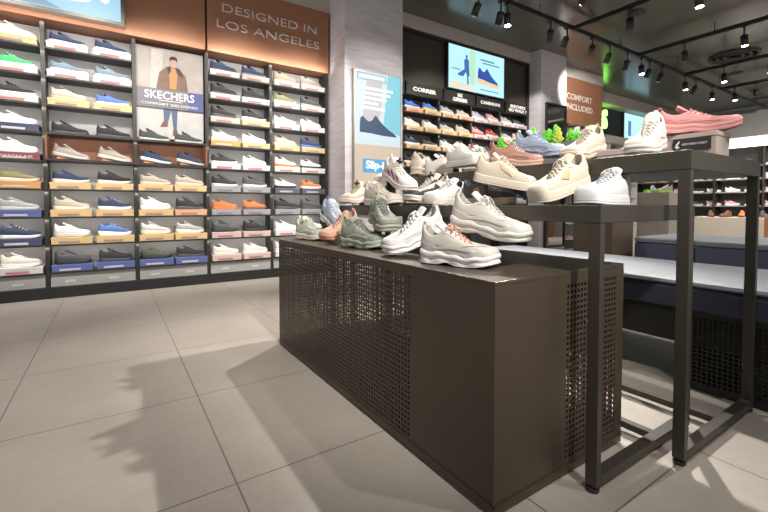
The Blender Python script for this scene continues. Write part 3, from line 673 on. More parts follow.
q('picture_runner', MB().prism(E_(4.735, 3.22, .022, .03), y-.008, y-.005).prism([(4.69, 3.02), (4.68, 3.16), (4.72, 3.19), (4.78, 3.18), (4.79, 3.02)], y-.008, y-.005)
  .prism([(4.69, 3.02), (4.79, 3.02), (4.80, 2.92), (4.74, 2.93), (4.72, 2.98), (4.64, 2.93), (4.55, 2.93), (4.55, 2.905), (4.66, 2.90)], y-.008, y-.005).prism([(4.745, 2.93), (4.775, 2.93), (4.78, 2.79), (4.75, 2.79)], y-.008, y-.005), RB)
q('picture_text_lines', MB().box(5.05, 5.38, y-.004, y-.001, 3.225, 3.25).box(5.1, 5.5, y-.004, y-.001, 3.18, 3.20).box(4.42, 4.60, y-.004, y-.001, 2.99, 3.005).box(5.05, 5.5, y-.004, y-.001, 2.75, 2.765), EM((.12, .25, .35), .8))

# ------------------------------------------------------------------ mirror on the second pillar, comfort panel and its shelves
t = thing('wall_mirror', 'tall black-framed mirror panel on the striped pillar beside orange panel', 'mirror', (6.77, 4.58, .1))
MB().box(-.27, .27, -.01, .005, .03, 2.56).build('glass', mat((.35, .36, .36), .03, 1), t)
MB().box(-.30, -.27, -.03, .01, 0, 2.60).box(.27, .30, -.03, .01, 0, 2.60).box(-.27, .27, -.03, .01, 0, .03).box(-.27, .27, -.03, .01, 2.57, 2.60).build('frame', BLACK, t)
o = MB().box(7.14, 8.83, 4.86, YN-.002, 2.50, 3.42).build('header_panel', ORANGE, bevel=.003); tag(o, 'orange header panel with COMFORT INCLUDED lettering in the background', 'panel')
t = thing('wall_lettering', 'pale capital letters COMFORT INCLUDED on the far orange panel', 'lettering', (7.98, 4.855, 2.98))
text('text_line', 'COMFORT', .2, (0, 0, .06), mat((.8, .74, .68), .5), t, w_=.90, h_=.12, bold=.003); text('text_line', 'INCLUDED', .2, (0, 0, -.14), mat((.8, .74, .68), .5), t, w_=.94, h_=.12, bold=.003)
t = thing('shelving_bay', 'white-posted wall shelving under the COMFORT INCLUDED panel', 'shelf', (8.0, 5.0, 0))
def q(name, mb, m, **k):
    o = mb.build(name, m, t, **k); o.location = (-8.0, -5.0, 0); return o
q('back_panel', MB().box(7.14, 8.83, 5.06, 5.095, .1, 2.48), GREYP); q('plinth', MB().box(7.14, 8.83, 4.80, 5.06, 0, .14), mat((.05, .045, .04), .5))
for x in (7.17, 7.98, 8.80): q('upright', MB().box(x-.02, x+.02, 4.85, 5.06, .14, 2.48), WHITE)
Z3 = [.16+.32*i for i in range(7)]
for z in Z3[1:]: q('shelf', MB().box(7.19, 8.78, 4.84, 5.06, z-.014, z), SHM)
cc = ['orange', 'taupe', 'pink', 'charcoal', 'white', 'tan', 'lightgrey', 'brown', 'cream']
for r, z in enumerate(Z3):
    for c in range(4):
        u = cc[(r*3+c*2) % 9]
        wall_shoe(7.40+.39*c, 4.94, z, (RO, FL)[(r+c) % 2], u, 'white' if u != 'white' else 'lightgrey', '%s sneaker, %s from left, %s shelf up beneath COMFORT INCLUDED' % (CN.get(u, u), O8[c], O8[r]), 'shoes under the far orange panel')
# recessed dark wall: neon sign, screen, light shelves
t = thing('neon_sign', 'bright green neon sign on the dark far wall beside the orange panel', 'sign', (10.3, 5.68, 3.05))
text('neon_letters', '&S', .5, (0, 0, 0), EM((.30, 1.0, .12), 4.0), t, w_=.50, h_=.48, bold=.01, ext=.02)
MB().box(-.4, .4, .035, .07, -.3, .3).build('sign_board', BLACK, t)
t = thing('wall_screen', 'pale cyan lit screen high on the far dark wall', 'screen', (12.1, 5.70, 3.0))
MB().box(-.66, .66, 0, .05, -.36, .36).build('casing', BLACK, t); MB().box(-.64, .64, -.006, 0, -.34, .34).build('picture', EM((.42, .72, .80), 1.0), t)
MB().box(-.45, -.30, -.009, -.006, -.25, .15).build('picture_figure', EM((.10, .2, .5), .8), t)
t = thing('shelving_bay', 'cream wall shelving on the dark far wall under the neon sign', 'shelf', (10.35, 5.6, 0))
MB().box(-1.4, 1.4, .10, .145, .1, 2.42).build('back_panel', mat((.2, .19, .18), .6), t)
MB().box(-1.4, 1.4, -.15, .145, 2.42, 2.60).build('canopy', mat((.6, .57, .52), .5), t)
for i in range(6): MB().box(-1.38, 1.38, -.12, .10, .35+.35*i, .37+.35*i).build('shelf', CREAMP, t)
for i in range(5): MB().box(-1.38+.69*i-.015, -1.38+.69*i+.015, -.12, .10, 0, 2.42).build('upright', WHITE, t)
for i in range(6):
    for c in range(6):
        u = cc[(i*2+c*3) % 9]
        wall_shoe(9.25+.44*c, 5.6, .37+.35*i, (FL, RO)[(i+c) % 2], u, 'white' if u != 'white' else 'lightgrey', '%s sneaker, %s from left, %s shelf up under the neon sign' % (CN.get(u, u), O8[c], O8[i]), 'shoes under the neon sign')

# ------------------------------------------------------------------ east side: shelf wall, plinths, cabinet
t = thing('shelving_bay', 'long dark shelf wall at the far right with white canopy', 'shelf', (12.3, 3.6, 0))
def q(name, mb, m, **k):
    o = mb.build(name, m, t, **k); o.location = (-12.3, -3.6, 0); return o
q('back_panel', MB().box(12.42, 12.46, 1.2, 5.7, 0, 2.2), mat((.13, .125, .115), .6)); q('canopy', MB().box(11.9, 12.6, 1.2, 5.7, 2.2, 2.40), mat((.62, .60, .57), .5))
EZ = [.12, .46, .86, 1.18, 1.48, 1.78]
for z in EZ: q('shelf', MB().box(12.05, 12.42, 1.2, 5.7, z-.025, z), mat((.25, .24, .22), .5))
for i in range(6): q('upright', MB().box(12.02, 12.42, 1.2+.894*i-.015, 1.2+.894*i+.015, 0, 2.2), SHM)
q('light_strip', MB().box(11.93, 11.96, 1.2, 5.7, 2.185, 2.2), mat((1, .95, .85), .5, emit=6))
O12 = O8+['ninth', 'tenth', 'eleventh', 'twelfth']
ec = [['beige', 'taupe', 'charcoal', 'white', 'pink', 'neon', 'black', 'pink'], ['white', 'lightgrey', 'tan', 'black', 'neon', 'white', 'pink', 'white'], ['orange', 'black', 'neon', 'charcoal', 'brown', 'white', 'pink', 'lilac']]
for i, z in enumerate(EZ):
    for c in range(12):
        u = ec[(i+c//6) % 3][(c*3+i) % 8]
        s = 'white' if u != 'white' else 'lightgrey'
        wall_shoe(12.2, 1.42+.36*c, z, (RO, FL, CK)[(i+c) % 3], u, s, '%s sneaker, %s from the right, %s shelf of the far right shelf wall' % (CN.get(u, u), O12[c], ['bottom', 'second', 'third', 'fourth', 'fifth', 'top'][i]), 'shoes on the far right shelf wall', rz=-75+(c*7) % 11)
def plinth(x0, x1, y0, y1, h, c, label):
    o = MB().box(-(x1-x0)/2, (x1-x0)/2, -(y1-y0)/2, (y1-y0)/2, 0, h).build('display_plinth', mat(c, .6, var=.06), bevel=.006, loc=((x0+x1)/2, (y0+y1)/2, 0)); return tag(o, label, 'plinth', None)
plinth(10.3, 11.1, 2.1, 3.75, .62, (.45, .41, .35), 'long low beige plinth carrying brown boots at the right')
plinth(7.6, 8.05, 3.05, 3.55, 1.08, (.47, .43, .37), 'tall beige plinth carrying green-soled sneakers behind tables')
plinth(9.35, 10.1, 1.75, 2.3, .66, (.28, .11, .05), 'low orange-brown plinth at the right edge')
t = thing('cabinet', 'brown low cabinet standing between tables and navy ottomans', 'cabinet', (5.0, 2.72, 0))
MB().box(-.24, .24, -.24, .24, .03, .84).build('body', mat((.115, .088, .06), .4, var=.1), t, bevel=.004); MB().box(-.22, .22, -.22, .22, 0, .03).build('base', BLACK, t)
MB().box(-.25, .25, -.25, .25, .84, .86).build('top', mat((.14, .11, .08), .4), t)
for i, (x, y, u) in enumerate(((10.55, 3.45, 'brown'), (10.55, 3.2, 'brown'), (10.6, 2.95, 'orange'), (10.55, 2.6, 'charcoal'), (10.6, 2.3, 'white'))):
    wall_shoe(x, y, .62, CK, u, 'brown' if u != 'white' else 'white', ('%s boot on the low beige plinth, %s from the left' % (u, O8[i])), 'boots on the low beige plinth', rz=[200, 160, 190, 210, 240][i])
for i, (x, y) in enumerate(((7.78, 3.2), (7.85, 3.4))):
    wall_shoe(x, y, 1.08, RO, ('beige', 'lightgrey')[i], 'neon', '%s sneaker with green sole on the tall beige plinth' % ('beige', 'light grey')[i], 'sneakers on the tall beige plinth', rz=150+60*i)

# ------------------------------------------------------------------ ottomans and bench
NAVY = mat((.09, .10, .18), .75, bump=.2, bscale=500, var=.08)
NAVYT = mat((.23, .245, .275), .55, bump=.1, bscale=500)
def cushion(mb, x0, x1, y0, y1, z0, z1, r=.03):
    R = []
    def loop(i, z):
        P = []
        for cx, cy, a0 in ((x1-r, y1-r, 0), (x0+r, y1-r, PI/2), (x0+r, y0+r, PI), (x1-r, y0+r, 1.5*PI)):
            for k in range(5):
                a = a0+PI/2*k/4; P.append((cx+(r-i)*math.cos(a), cy+(r-i)*math.sin(a), z))
        return P
    for i, z in ((.006, z0), (0, z0+.008), (0, z1-.022), (.006, z1-.009), (.02, z1-.001), (r-.002, z1+.002)): R.append(loop(i, z))
    mb.rings(R, cap0=True, cap1=True); return mb
for i, (y0, y1) in enumerate(((1.80, 2.36), (1.0, 1.77), (.2, .97))):
    t = thing('ottoman', ['navy fabric ottoman beside the brown cabinet, leftmost of the row', 'navy fabric ottoman in the middle of the row', 'navy fabric ottoman at the right frame edge'][i], 'seat', (5.4, (y0+y1)/2, 0), 0, 'navy ottomans in a row')
    def q(name, mb, m, **k):
        o = mb.build(name, m, t, **k); o.location = (-5.4, -(y0+y1)/2, 0); return o
    q('base', MB().box(5.03, 5.95, y0+.02, y1-.02, 0, .06), BLACK); q('body', cushion(MB(), 5.0, 6.0, y0, y1, .06, .44), NAVY, smooth=False); q('seat_pad', cushion(MB(), 5.0, 6.0, y0, y1, .443, .50), NAVYT)
t = thing('bench', 'long bench with grey-blue seat, navy sides and perforated dark base', 'bench', (2.6, 1.1, 0))
def q(name, mb, m, **k):
    o = mb.build(name, m, t, **k); o.location = (-2.6, -1.1, 0); return o
BN = mat((.028, .027, .022), .4, .3)
q('seat_cushion', cushion(MB(), 2.23, 2.98, -.1, 2.42, .365, .475, .04), mat((.035, .04, .07), .7, bump=.2, bscale=500)); q('seat_pad', cushion(MB(), 2.23, 2.98, -.1, 2.42, .476, .505, .04), NAVYT)
q('beam', MB().box(2.25, 2.96, -.08, 2.40, .20, .365), BN, bevel=.004)
for (a, b), yy in (((-.05, .82), 0), ((1.75, 2.36), 0)):
    mb = MB()
    for x in (2.24, 2.95):
        if a < 0:
            mb.box(x-.003, x+.003, a, .36, 0, .365).box(x-.003, x+.003, .36, .80, 0, .035).box(x-.003, x+.003, .36, .80, .345, .365).box(x-.003, x+.003, .79, b, 0, .365)
            lattice(mb, 'x', x, .37, .79, .035, .345, .019, .0065)
        else: mb.box(x-.003, x+.003, a, b, 0, .2)
    mb.box(2.243, 2.947, b-.004, b, 0, .20 if b > 1 else .36).box(2.243, 2.947, a, a+.004, 0, .20).box(2.24, 2.95, a, b, .0, .006)
    q('pedestal', mb, BN)

# ------------------------------------------------------------------ perforated display box
t = thing('display_box', 'low black-brown metal display box with perforated sides holding sneakers', 'display table', (1.2, 1.6, 0))
def q(name, mb, m, **k):
    o = mb.build(name, m, t, **k); o.location = (-1.2, -1.6, 0); return o
X0, X1, Y0, Y1, ZT = .846, 1.512, .745, 2.455, .647
q('top', MB().box(X0, X1, Y0, Y1, ZT-.012, ZT), BRONZE, bevel=.0015)
mb = MB().box(X0, X0+.004, Y0, 1.115, .004, ZT-.012).box(X0, X0+.004, 1.115, Y1, .004, .045).box(X0, X0+.004, 1.115, Y1, .615, ZT-.012).box(X0, X0+.004, Y1-.02, Y1, .045, .615)
lattice(mb, 'x', X0+.002, 1.12, Y1-.02, .045, .615, .0185, .0075)
q('side_panel', mb, BRONZE)
mb = MB().box(X0+.004, 1.165, Y0, Y0+.004, .004, ZT-.012).box(1.165, X1, Y0, Y0+.004, .004, .05).box(1.165, X1, Y0, Y0+.004, .608, ZT-.012).box(1.465, X1, Y0, Y0+.004, .05, .608)
lattice(mb, 'y', Y0+.002, 1.17, 1.465, .05, .608, .0180, .0068)
q('end_panel', mb, BRONZE)
mb = MB().box(X1-.004, X1, Y0+.005, Y1-.005, .02, .05).box(X1-.004, X1, Y0+.005, Y1-.005, .60, ZT-.012)
lattice(mb, 'x', X1-.002, Y0+.02, Y1-.02, .05, .60, .0205, .0072)
q('side_panel', mb, BRONZE)
mb = MB().box(X0+.005, X1-.005, Y1-.004, Y1, .02, .05).box(X0+.005, X1-.005, Y1-.004, Y1, .60, ZT-.012)
lattice(mb, 'y', Y1-.002, X0+.02, X1-.02, .05, .60, .0205, .0072)
q('end_panel', mb, BRONZE)
q('bottom_plate', MB().box(X0+.004, X1-.004, Y0+.004, Y1-.004, .045, .052), BRONZE)
q('bottom_rail', MB().box(X0-.004, X1+.004, Y0-.005, Y0, .03, .034).box(X0-.005, X0, Y0-.005, Y1+.004, .03, .034).box(X0+.01, X1-.01, Y0+.01, Y1-.01, 0.004, .03), BRONZE)
for x in (X0+.04, X1-.04):
    for y in (Y0+.05, Y1-.05): q('foot', MB().lathe([(.015, 0), (.015, .02)], 12, (x, y, 0)), BLACK)
mb = MB().box(X0+.006, X0+.02, 1.10, 1.114, .052, ZT-.012)
q('inner_post', mb, BRONZE)

# ------------------------------------------------------------------ two nesting tables
def table(label, x0, x1, y0, y1, zt, th):
    t = thing('nesting_table', label, 'table', ((x0+x1)/2, (y0+y1)/2, 0), 0, 'steel nesting tables')
    cx, cy = (x0+x1)/2, (y0+y1)/2
    def q(name, mb, m, **k):
        o = mb.build(name, m, t, **k); o.location = (-cx, -cy, 0); return o
    q('tabletop', MB().box(x0, x1, y0, y1, zt-th, zt), TABLE, bevel=.002)
    lx, ly = .024, .036
    for y in (y0+.001, y1-ly-.001):
        for x in (x0+.001, x1-lx-.001):
            q('leg', MB().box(x, x+lx, y, y+ly, .018, zt-th), TABLE, bevel=.0015)
            q('foot', MB().lathe([(.006, .010), (.006, .019)], 10, (x+lx/2, y+ly/2, 0)).lathe([(.017, 0), (.019, .004), (.019, .010), (.012, .013)], 14, (x+lx/2, y+ly/2, 0)), BLACK)
        q('bottom_rail', MB().box(x0+.001+lx, x1-lx-.001, y+.0, y+ly, .019, .048), TABLE, bevel=.0015)
    q('floor_rail', MB().box(x1-.30 if zt > 1 else x1-.235, (x1-.30 if zt > 1 else x1-.235)+.03, y0+ly, y1-ly, .021, .045), TABLE)
table('middle-height dark steel nesting table with white sneaker on its near corner', 1.170, 1.815, .642, 2.42, .853, .053)
table('tallest dark steel nesting table carrying the pink sneaker on box', 1.535, 2.200, .556, 2.32, 1.030, .062)

# ------------------------------------------------------------------ ceiling tracks, spot heads, vents
TZ = 3.47
def track(label, x0, x1, y0, y1):
    t = thing('ceiling_track', label, 'light track', ((x0+x1)/2, (y0+y1)/2, TZ), 0, 'black light tracks')
    cx, cy = (x0+x1)/2, (y0+y1)/2
    MB().box(x0-cx, x1-cx, y0-cy, y1-cy, -.03, .03).build('rail', BLACKM, t)
    mb = MB(); L = max(x1-x0, y1-y0)
    for k in range(max(2, int(L/1.9))):
        u = (k+.5)/max(2, int(L/1.9)); x = (x0-cx)*(1-u)+(x1-cx)*u; y = (y0-cy)*(1-u)+(y1-cy)*u
        if x1-x0 > y1-y0: y = 0
        else: x = 0
        mb.tube([(x, y, .03), (x, y, CH-TZ)], .006, 8)
    mb.build('hanger', BLACKM, t)
track('long black track running the length of the ceiling beside the left wall', -2.5, 14.5, 3.58, 3.62)
CXS = [1.9, 3.82, 5.72, 7.65, 9.56, 11.4, 13.2]
for i, x in enumerate(CXS): track('black cross track joining the long track, %s from the near end' % ['first', 'second', 'third', 'fourth', 'fifth', 'sixth', 'seventh'][i], x-.02, x+.02, -2.8, 3.575)
HEADON = mat((1, .96, .9), .5, emit=25)
hm = MB().lathe([(.045, 0), (.045, .15), (.035, .155)], 18, (0, 0, -.155)).mesh('spot_can', True)
hm.materials.append(BLACKM)
lm = MB().lathe([(.038, -.0), (.038, .004)], 18, (0, 0, -.158)).mesh('lens'); lm.materials.append(HEADON)
lm2 = lm.copy(); lm2.materials.clear(); lm2.materials.append(mat((.05, .05, .05), .2))
stem = MB().tube([(0, 0, .13), (0, 0, 0)], .010, 8).box(-.015, .015, -.04, .04, .115, .155).mesh('bracket'); stem.materials.append(BLACKM)
def head(x, y, target, on, label, power=0, size=60, **k):
    r = thing('track_spotlight', label, 'spotlight', (x, y, TZ-.155), 0, 'track spotlights')
    v = (Vector(target)-Vector(r.location)).normalized()
    qn = v.to_track_quat('-Z', 'Y')
    s = bpy.data.objects.new('bracket', stem); COL.objects.link(s); s.parent = r
    a = bpy.data.objects.new('can', hm); COL.objects.link(a); a.parent = r; a.rotation_euler = qn.to_euler()
    l = bpy.data.objects.new('lens', lm if on else lm2); COL.objects.link(l); l.parent = a
    if power: spot(Vector(r.location)+v*.175, target, power, size, **k)
HEADS = [(3.75, 3.6, 0), (4.15, 3.6, 0), (4.27, 3.6, 1), (5.18, 3.6, 1), (5.57, 3.6, 0), (6.24, 3.6, 1), (6.74, 3.6, 0), (7.31, 3.6, 0), (7.78, 3.6, 1), (8.09, 3.6, 0), (8.57, 3.6, 0), (9.55, 3.6, 1), (10.07, 3.6, 0),
         (10.9, 3.6, 1), (11.4, 3.35, 1), (7.65, 2.9, 0), (9.56, 2.98, 1), (7.65, 2.16, 1), (9.56, 2.33, 1), (5.72, 2.04, 1), (5.72, 2.8, 0), (11.4, 3.0, 0)]
for i, (x, y, on) in enumerate(HEADS):
    tg = (x+(.25 if on else .6)*(1 if i % 2 else -1)*.4, YN-.6 if (y > 3.5 and not on) else y-.25, 0 if on or y < 3.5 else 1.2)
    nm = '%s track spotlight, %.1f m along the ceiling' % ('lit' if on else 'unlit dark', x)
    if y > 3.5: nm = '%s spotlight on the long track, %s from its near end' % ('lit' if on else 'dark', ['first', 'second', 'third', 'fourth', 'fifth', 'sixth', 'seventh', 'eighth', 'ninth', 'tenth', 'eleventh', 'twelfth', 'thirteenth', 'fourteenth'][i])
    else: nm = '%s spotlight hanging on the %s cross track, %s' % ('lit' if on else 'dark', {5.72: 'third', 7.65: 'fourth', 9.56: 'fifth', 11.4: 'sixth'}[x], 'nearer the long track' if y > 2.5 else 'farther from the long track')
    if 6 < x < 6.5: tg = (8.0, 5.0, 2.8)
    if 5 < x < 5.3: tg = (6.3, 4.7, 2.2)
    head(x, y, tg, on, nm, power=(170 if 6 < x < 6.5 else 90) if tg[2] > 1.5 else 90 if on else 0, size=48 if tg[2] > 1.5 else 85)
t = thing('ceiling_vent', 'round ringed air vent in the dark ceiling', 'vent', (9.6, 2.85, CH))
for r_ in (.38, .27, .16):
    MB().lathe([(r_, -.0), (r_, -.03), (r_-.03, -.035), (r_-.05, -.01), (r_-.05, 0)], 32).build('ring', mat((.05, .05, .047), .5), t, True)
for x, y in ((6.3, 3.0), (10.9, 3.2)):
    o = MB().lathe([(.10, 0), (.12, -.01), (.06, -.02)], 20).build('ceiling_speaker', mat((.03, .03, .03), .6), loc=(x, y, CH)); tag(o, 'small round dark ceiling disc %s' % ('beside the third cross track' if x < 8 else 'beyond the ringed vent'), 'speaker', 'ceiling discs')

# lights of the room: track spots outside or at the edge of the frame
def unseen(x, y, tg, p, size=60, rad=.03, blend=.6):
    head(x, y, tg, True, 'lit spotlight on the tracks above the %s' % ('shelves' if tg[1] > 4.4 else 'tables'), p, size, rad=rad, blend=blend)
unseen(2.4, 3.6, (1.1, 1.7, .6), 230, 75, .03)
unseen(3.95, 2.1, (1.0, 1.8, .6), 520, 64, .03)
for x in (-.85, -.15, .55, 1.25, 1.95): unseen(x, 3.6, (x, 5.06, 1.55), 62, 66, .05, .9)
for x in (-.6, .6, 1.9): unseen(x, 1.3 if x < 1.9 else 1.9, (x+.1, 5.0, 1.0), 230, 52, .05, .8)
unseen(4.6, 2.7, (5.2, 4.9, 1.7), 170, 60, .05, .9)
unseen(3.82, 2.9, (4.2, 5.0, 1.7), 150, 60)
unseen(3.82, 1.2, (2.8, 4.44, 1.8), 220, 40)
for x_, y_, tg_, p_, sz_ in ((9.56, 1.2, (12.3, 2.6, 1.2), 420, 75), (9.56, .2, (15, 2.5, 2.6), 500, 80), (7.65, .9, (10.6, 2.8, .6), 300, 60), (5.72, .6, (5.6, 1.6, .5), 160, 70)):
    head(x_, y_, tg_, True, 'lit spotlight aimed at the far right of the store', p_, sz_)
unseen(1.9, -.6, (1.9, .6, .6), 70, 70, .04)
unseen(.6, -1.3, (1.3, 1.3, .95), 500, 42, .06, .8)
unseen(3.82, .4, (2.6, .9, 0), 110, 75, .04)

def strip(x0, x1, y, z, e, label):
    """LED strip under the front edge of a shelf, washing the panel behind"""
    d = bpy.data.lights.new('led_strip_light', 'AREA'); d.shape = 'RECTANGLE'; d.size = x1-x0; d.size_y = .012; d.energy = e; d.color = (1, .95, .89)
    o = bpy.data.objects.new('led_strip_light', d); COL.objects.link(o); o.location = ((x0+x1)/2, y, z)
    o.rotation_euler = (math.radians(38), 0, 0)
for r_ in range(9):
    if r_ < 4: strip(-1.2, .18, 4.845, zrow(r_)+.225, .9, ''); strip(.9, 2.3, 4.845, zrow(r_)+.225, .9, '')
    else: strip(-1.2, 2.3, 4.845, zrow(r_)+.225, 2.3, '')
for z_ in Z2: strip(3.45, 6.25, 4.865, z_+.235, 1.2, '')
for xa, xb in ((-1.5, .84), (.9, 2.3)):
    strip(xa, xb, 4.765, 2.53, 2.2, ''); COL.objects[-1].rotation_euler = (math.radians(148), 0, 0)
# ------------------------------------------------------------------ planter
t = thing('planter', 'grey trough of bright green succulents on the tallest table', 'plant', (2.13, 1.55, 1.030))
R = []
def rr(a, b, z): return [(-a, -b, z), (a, -b, z), (a, b, z), (-a, b, z)]
MB().rings([rr(.055, .30, 0), rr(.075, .32, .17), rr(.065, .31, .17), rr(.06, .305, .13)], cap0=True, cap1=True).build('trough', mat((.22, .22, .22), .7, var=.1), t)
MB().box(-.058, .058, -.30, .30, .12, .135).build('soil', mat((.06, .04, .03), .9), t)
rng = random.Random(3)
GM = [mat((.22, .70, .06), .5), mat((.15, .58, .05), .5), mat((.55, .62, .08), .5)]
for i in range(16):
    y = -.29+.58*i/15+rng.uniform(-.012, .012); x = rng.uniform(-.035, .035); hgt = rng.uniform(.05, .13)
    mb = MB(); mb.tube([(x, y, .12), (x, y, .13+hgt)], .006, 6)
    for k in range(26):
        f = k/25; z = .14+hgt*f; a = k*2.4; rr_ = .030*(1-.45*f)+.006; el = .3+1.0*f
        c = Vector((x, y, z)); d = Vector((math.cos(a)*math.cos(el), math.sin(a)*math.cos(el), math.sin(el)))
        mb.tube([c, c+d*rr_*.6, c+d*rr_*1.15, c+d*rr_*1.35], [.004, .010, .009, .002], 6, .6)
    mb.build('succulent', GM[2] if i in (4, 9) else GM[i % 2], t, True)

# ------------------------------------------------------------------ sneakers on the tables
BZ, MZ, TZT = .647, .853, 1.030
CHK = dict(L=.28, W=.053, hs=.042, ts=.028, H=1.30, flare=.006, lip=.006, scal=.0026, nsc=4, spring=.014, lugs=.007, arch=.010, groove=.1)
RUN = dict(L=.27, W=.049, hs=.034, ts=.024, H=1.2, flare=.005, lip=.005, scal=.0014, nsc=3, spring=.014, lugs=.005, arch=.004, groove=.4)
CRT = dict(L=.265, W=.050, hs=.030, ts=.027, H=1.3, flare=.002, lip=.006, spring=.006)
def S_(d, **k): r = dict(d); r.update(k); return r
OFFW = (.66, .64, .60); CREAM = (.62, .545, .44); SAGE = (.27, .29, .235); STONE = (.50, .475, .43)
def riser(x, y, z, h, ang, label, L=.05):
    t = thing('shoe_riser', label, 'stand', (x, y, z), ang, 'small black shoe risers')
    MB().box(-L, L, -.028, .028, 0, .004).build('base', BLACKM, t); MB().box(-.004, .004, -.02, .02, .004, h).build('stem', BLACKM, t)
    return t
def put(label, toe, heel, shp, c, z, lift=0, toelift=0, **k):
    """toe, heel given as x,y on the table; lift = height of the raised heel"""
    r = display_shoe(label, (toe[0], toe[1], z+toelift), (heel[0], heel[1], z+lift), shp, c, **k)
    if lift > .02:
        a = math.atan2(toe[1]-heel[1], toe[0]-heel[0]); f = .22
        riser(heel[0]+(toe[0]-heel[0])*f, heel[1]+(toe[1]-heel[1])*f, z, lift+(toelift-lift)*f-.004, a, 'small black riser under the '+' '.join(label.replace(',', '').split()[:9]))
    return r
# --- on the low box
put('pale grey chunky sneaker with pink laces at the near end of the low box', (1.032, 0.903), (0.941, 1.168), S_(CHK, L=.28), dict(u=STONE, m=(.74, .73, .72), l=(.66, .36, .27), t=(.66, .63, .58), o=(.52, .50, .46), e=(.6, .58, .54)), BZ, lift=0.000, toelift=0.000, lace_r=.0026, nl=6)
put('white chunky sneaker leaning nose down beside the pink-laced one', (0.915, 1.372), (1.176, 1.311), S_(CHK, foot=-1), dict(u=(.62, .61, .60), m=(.76, .75, .75), l=(.78, .77, .76), o=(.66, .65, .65)), BZ, lift=0.078, toelift=0.000)
put('large off-white chunky sneaker raised behind the pink-laced one under the table edge', (1.140, 0.867), (1.038, 1.127), S_(CHK, L=.285), dict(u=(.55, .53, .48), m=(.60, .59, .55), l=(.52, .50, .45), o=(.60, .58, .54), os=(.45, .43, .38)), BZ, lift=0.120, toelift=0.072)
put('sage green chunky sneaker flat on the low box', (1.045, 1.590), (0.978, 1.860), S_(CHK, L=.265), dict(camo=1, u=SAGE, m=(.36, .38, .33), l=(.22, .23, .19), o=(.20, .225, .18), s=(.38, .39, .33), os=(.20, .22, .18), e=(.38, .39, .34)), BZ, lift=0.000, toelift=0.000)
put('sage green chunky sneaker raised behind its flat twin', (1.060, 1.550), (1.135, 1.810), S_(CHK, L=.265), dict(camo=1, u=SAGE, m=(.40, .41, .36), l=(.2, .21, .18), o=(.20, .225, .18), s=(.36, .38, .32), os=(.16, .18, .14), e=(.36, .38, .33)), BZ, lift=0.130, toelift=0.070)
put('peach pink sneaker with brown-orange sole leaning on the low box', (0.925, 1.980), (1.165, 2.030), S_(RUN, foot=-1, L=.25, H=1.1), dict(u=(.66, .43, .33), m=(.62, .30, .20), l=(.68, .46, .38), o=(.70, .42, .32), os=(.50, .20, .11)), BZ, lift=0.070, toelift=0.010)
put('pale blue running shoe with white and black sole, far end of the low box', (1.090, 2.060), (1.090, 2.320), S_(CHK, L=.275), dict(u=(.42, .48, .58), m=(.74, .75, .76), l=(.70, .72, .76), o=(.50, .56, .66), h=(.10, .12, .22), os=(.05, .05, .055)), BZ, lift=0.120, toelift=0.050)
put('mint and white sneaker with gum toe at the far left corner of the box', (1.030, 2.200), (0.965, 2.420), S_(RUN, L=.24, hs=.036, H=1.25), dict(u=(.50, .54, .44), m=(.76, .75, .72), l=(.62, .64, .54), o=(.55, .58, .48), s=(.70, .71, .66)), BZ, lift=0.000, toelift=0.000, gum=(.50, .20, .08))
# --- on the middle table
put('white court sneaker pointing left at the near corner of the middle table', (1.345, 0.790), (1.610, 0.800), S_(CRT, L=.265, foot=-1, hs=.033, ts=.031), dict(u=(.66, .66, .66), m=(.68, .68, .69), l=(.64, .65, .68), o=(.70, .70, .70)), MZ, lift=0.000, toelift=0.000, deco='court')
put('plain white low sneaker behind the cream mesh one, toe pointing left', (1.32, 2.07), (1.53, 2.17), S_(CRT, L=.24), dict(u=(.66, .63, .59), m=(.68, .66, .62), l=(.68, .66, .62)), MZ, lift=.125, toelift=.115, deco='court', bow=False)
put('cream platform sneaker with gold side leaning on the middle table', (1.300, 0.955), (1.550, 0.905), S_(CRT, L=.265, foot=-1, hs=.036, ts=.034), dict(u=CREAM, m=(.66, .60, .50), l=(.60, .54, .44), o=(.66, .60, .51), h=(.58, .50, .36)), MZ, lift=0.077, toelift=0.000, deco='court', stripe=dict(at=[(1.36, 1.5), (.5, .64)], lo=.25, w=.4, k=1, c=(.55, .42, .24)))
put('cream court sneaker with gold stripe raised above the black shoe', (1.494, 1.107), (1.368, 1.339), S_(CRT, L=.272, hs=.034, ts=.030), dict(u=CREAM, m=(.66, .58, .48), l=(.60, .54, .44), o=(.66, .58, .48), h=(.60, .53, .42)), MZ, lift=0.108, toelift=0.050, deco='court', stripe=dict(at=[(1.38, 1.5), (.5, .62)], lo=.2, w=.35, k=2.2, c=(.56, .42, .25)))
put('charcoal sneaker with pink mark and cream sole on the middle table', (1.498, 1.219), (1.454, 1.481), S_(CRT, L=.262), dict(u=(.11, .10, .10), m=(.60, .50, .40), l=(.28, .25, .2), o=(.06, .06, .062), **{'in': (.05, .05, .05)}), MZ, lift=0.000, toelift=0.000, deco='court', stripe=dict(at=[(1.52, 1.62)], lo=.15, w=.55, k=.3, c=(.60, .25, .18)))
put('white low sneaker with black collar on the middle table', (1.245, 1.504), (1.506, 1.553), S_(CRT, L=.262, foot=-1), dict(u=(.68, .66, .64), m=(.66, .60, .52), l=(.66, .66, .66), h=(.03, .035, .05), **{'in': (.03, .035, .05)}), MZ, lift=0.000, toelift=0.000, deco='court')
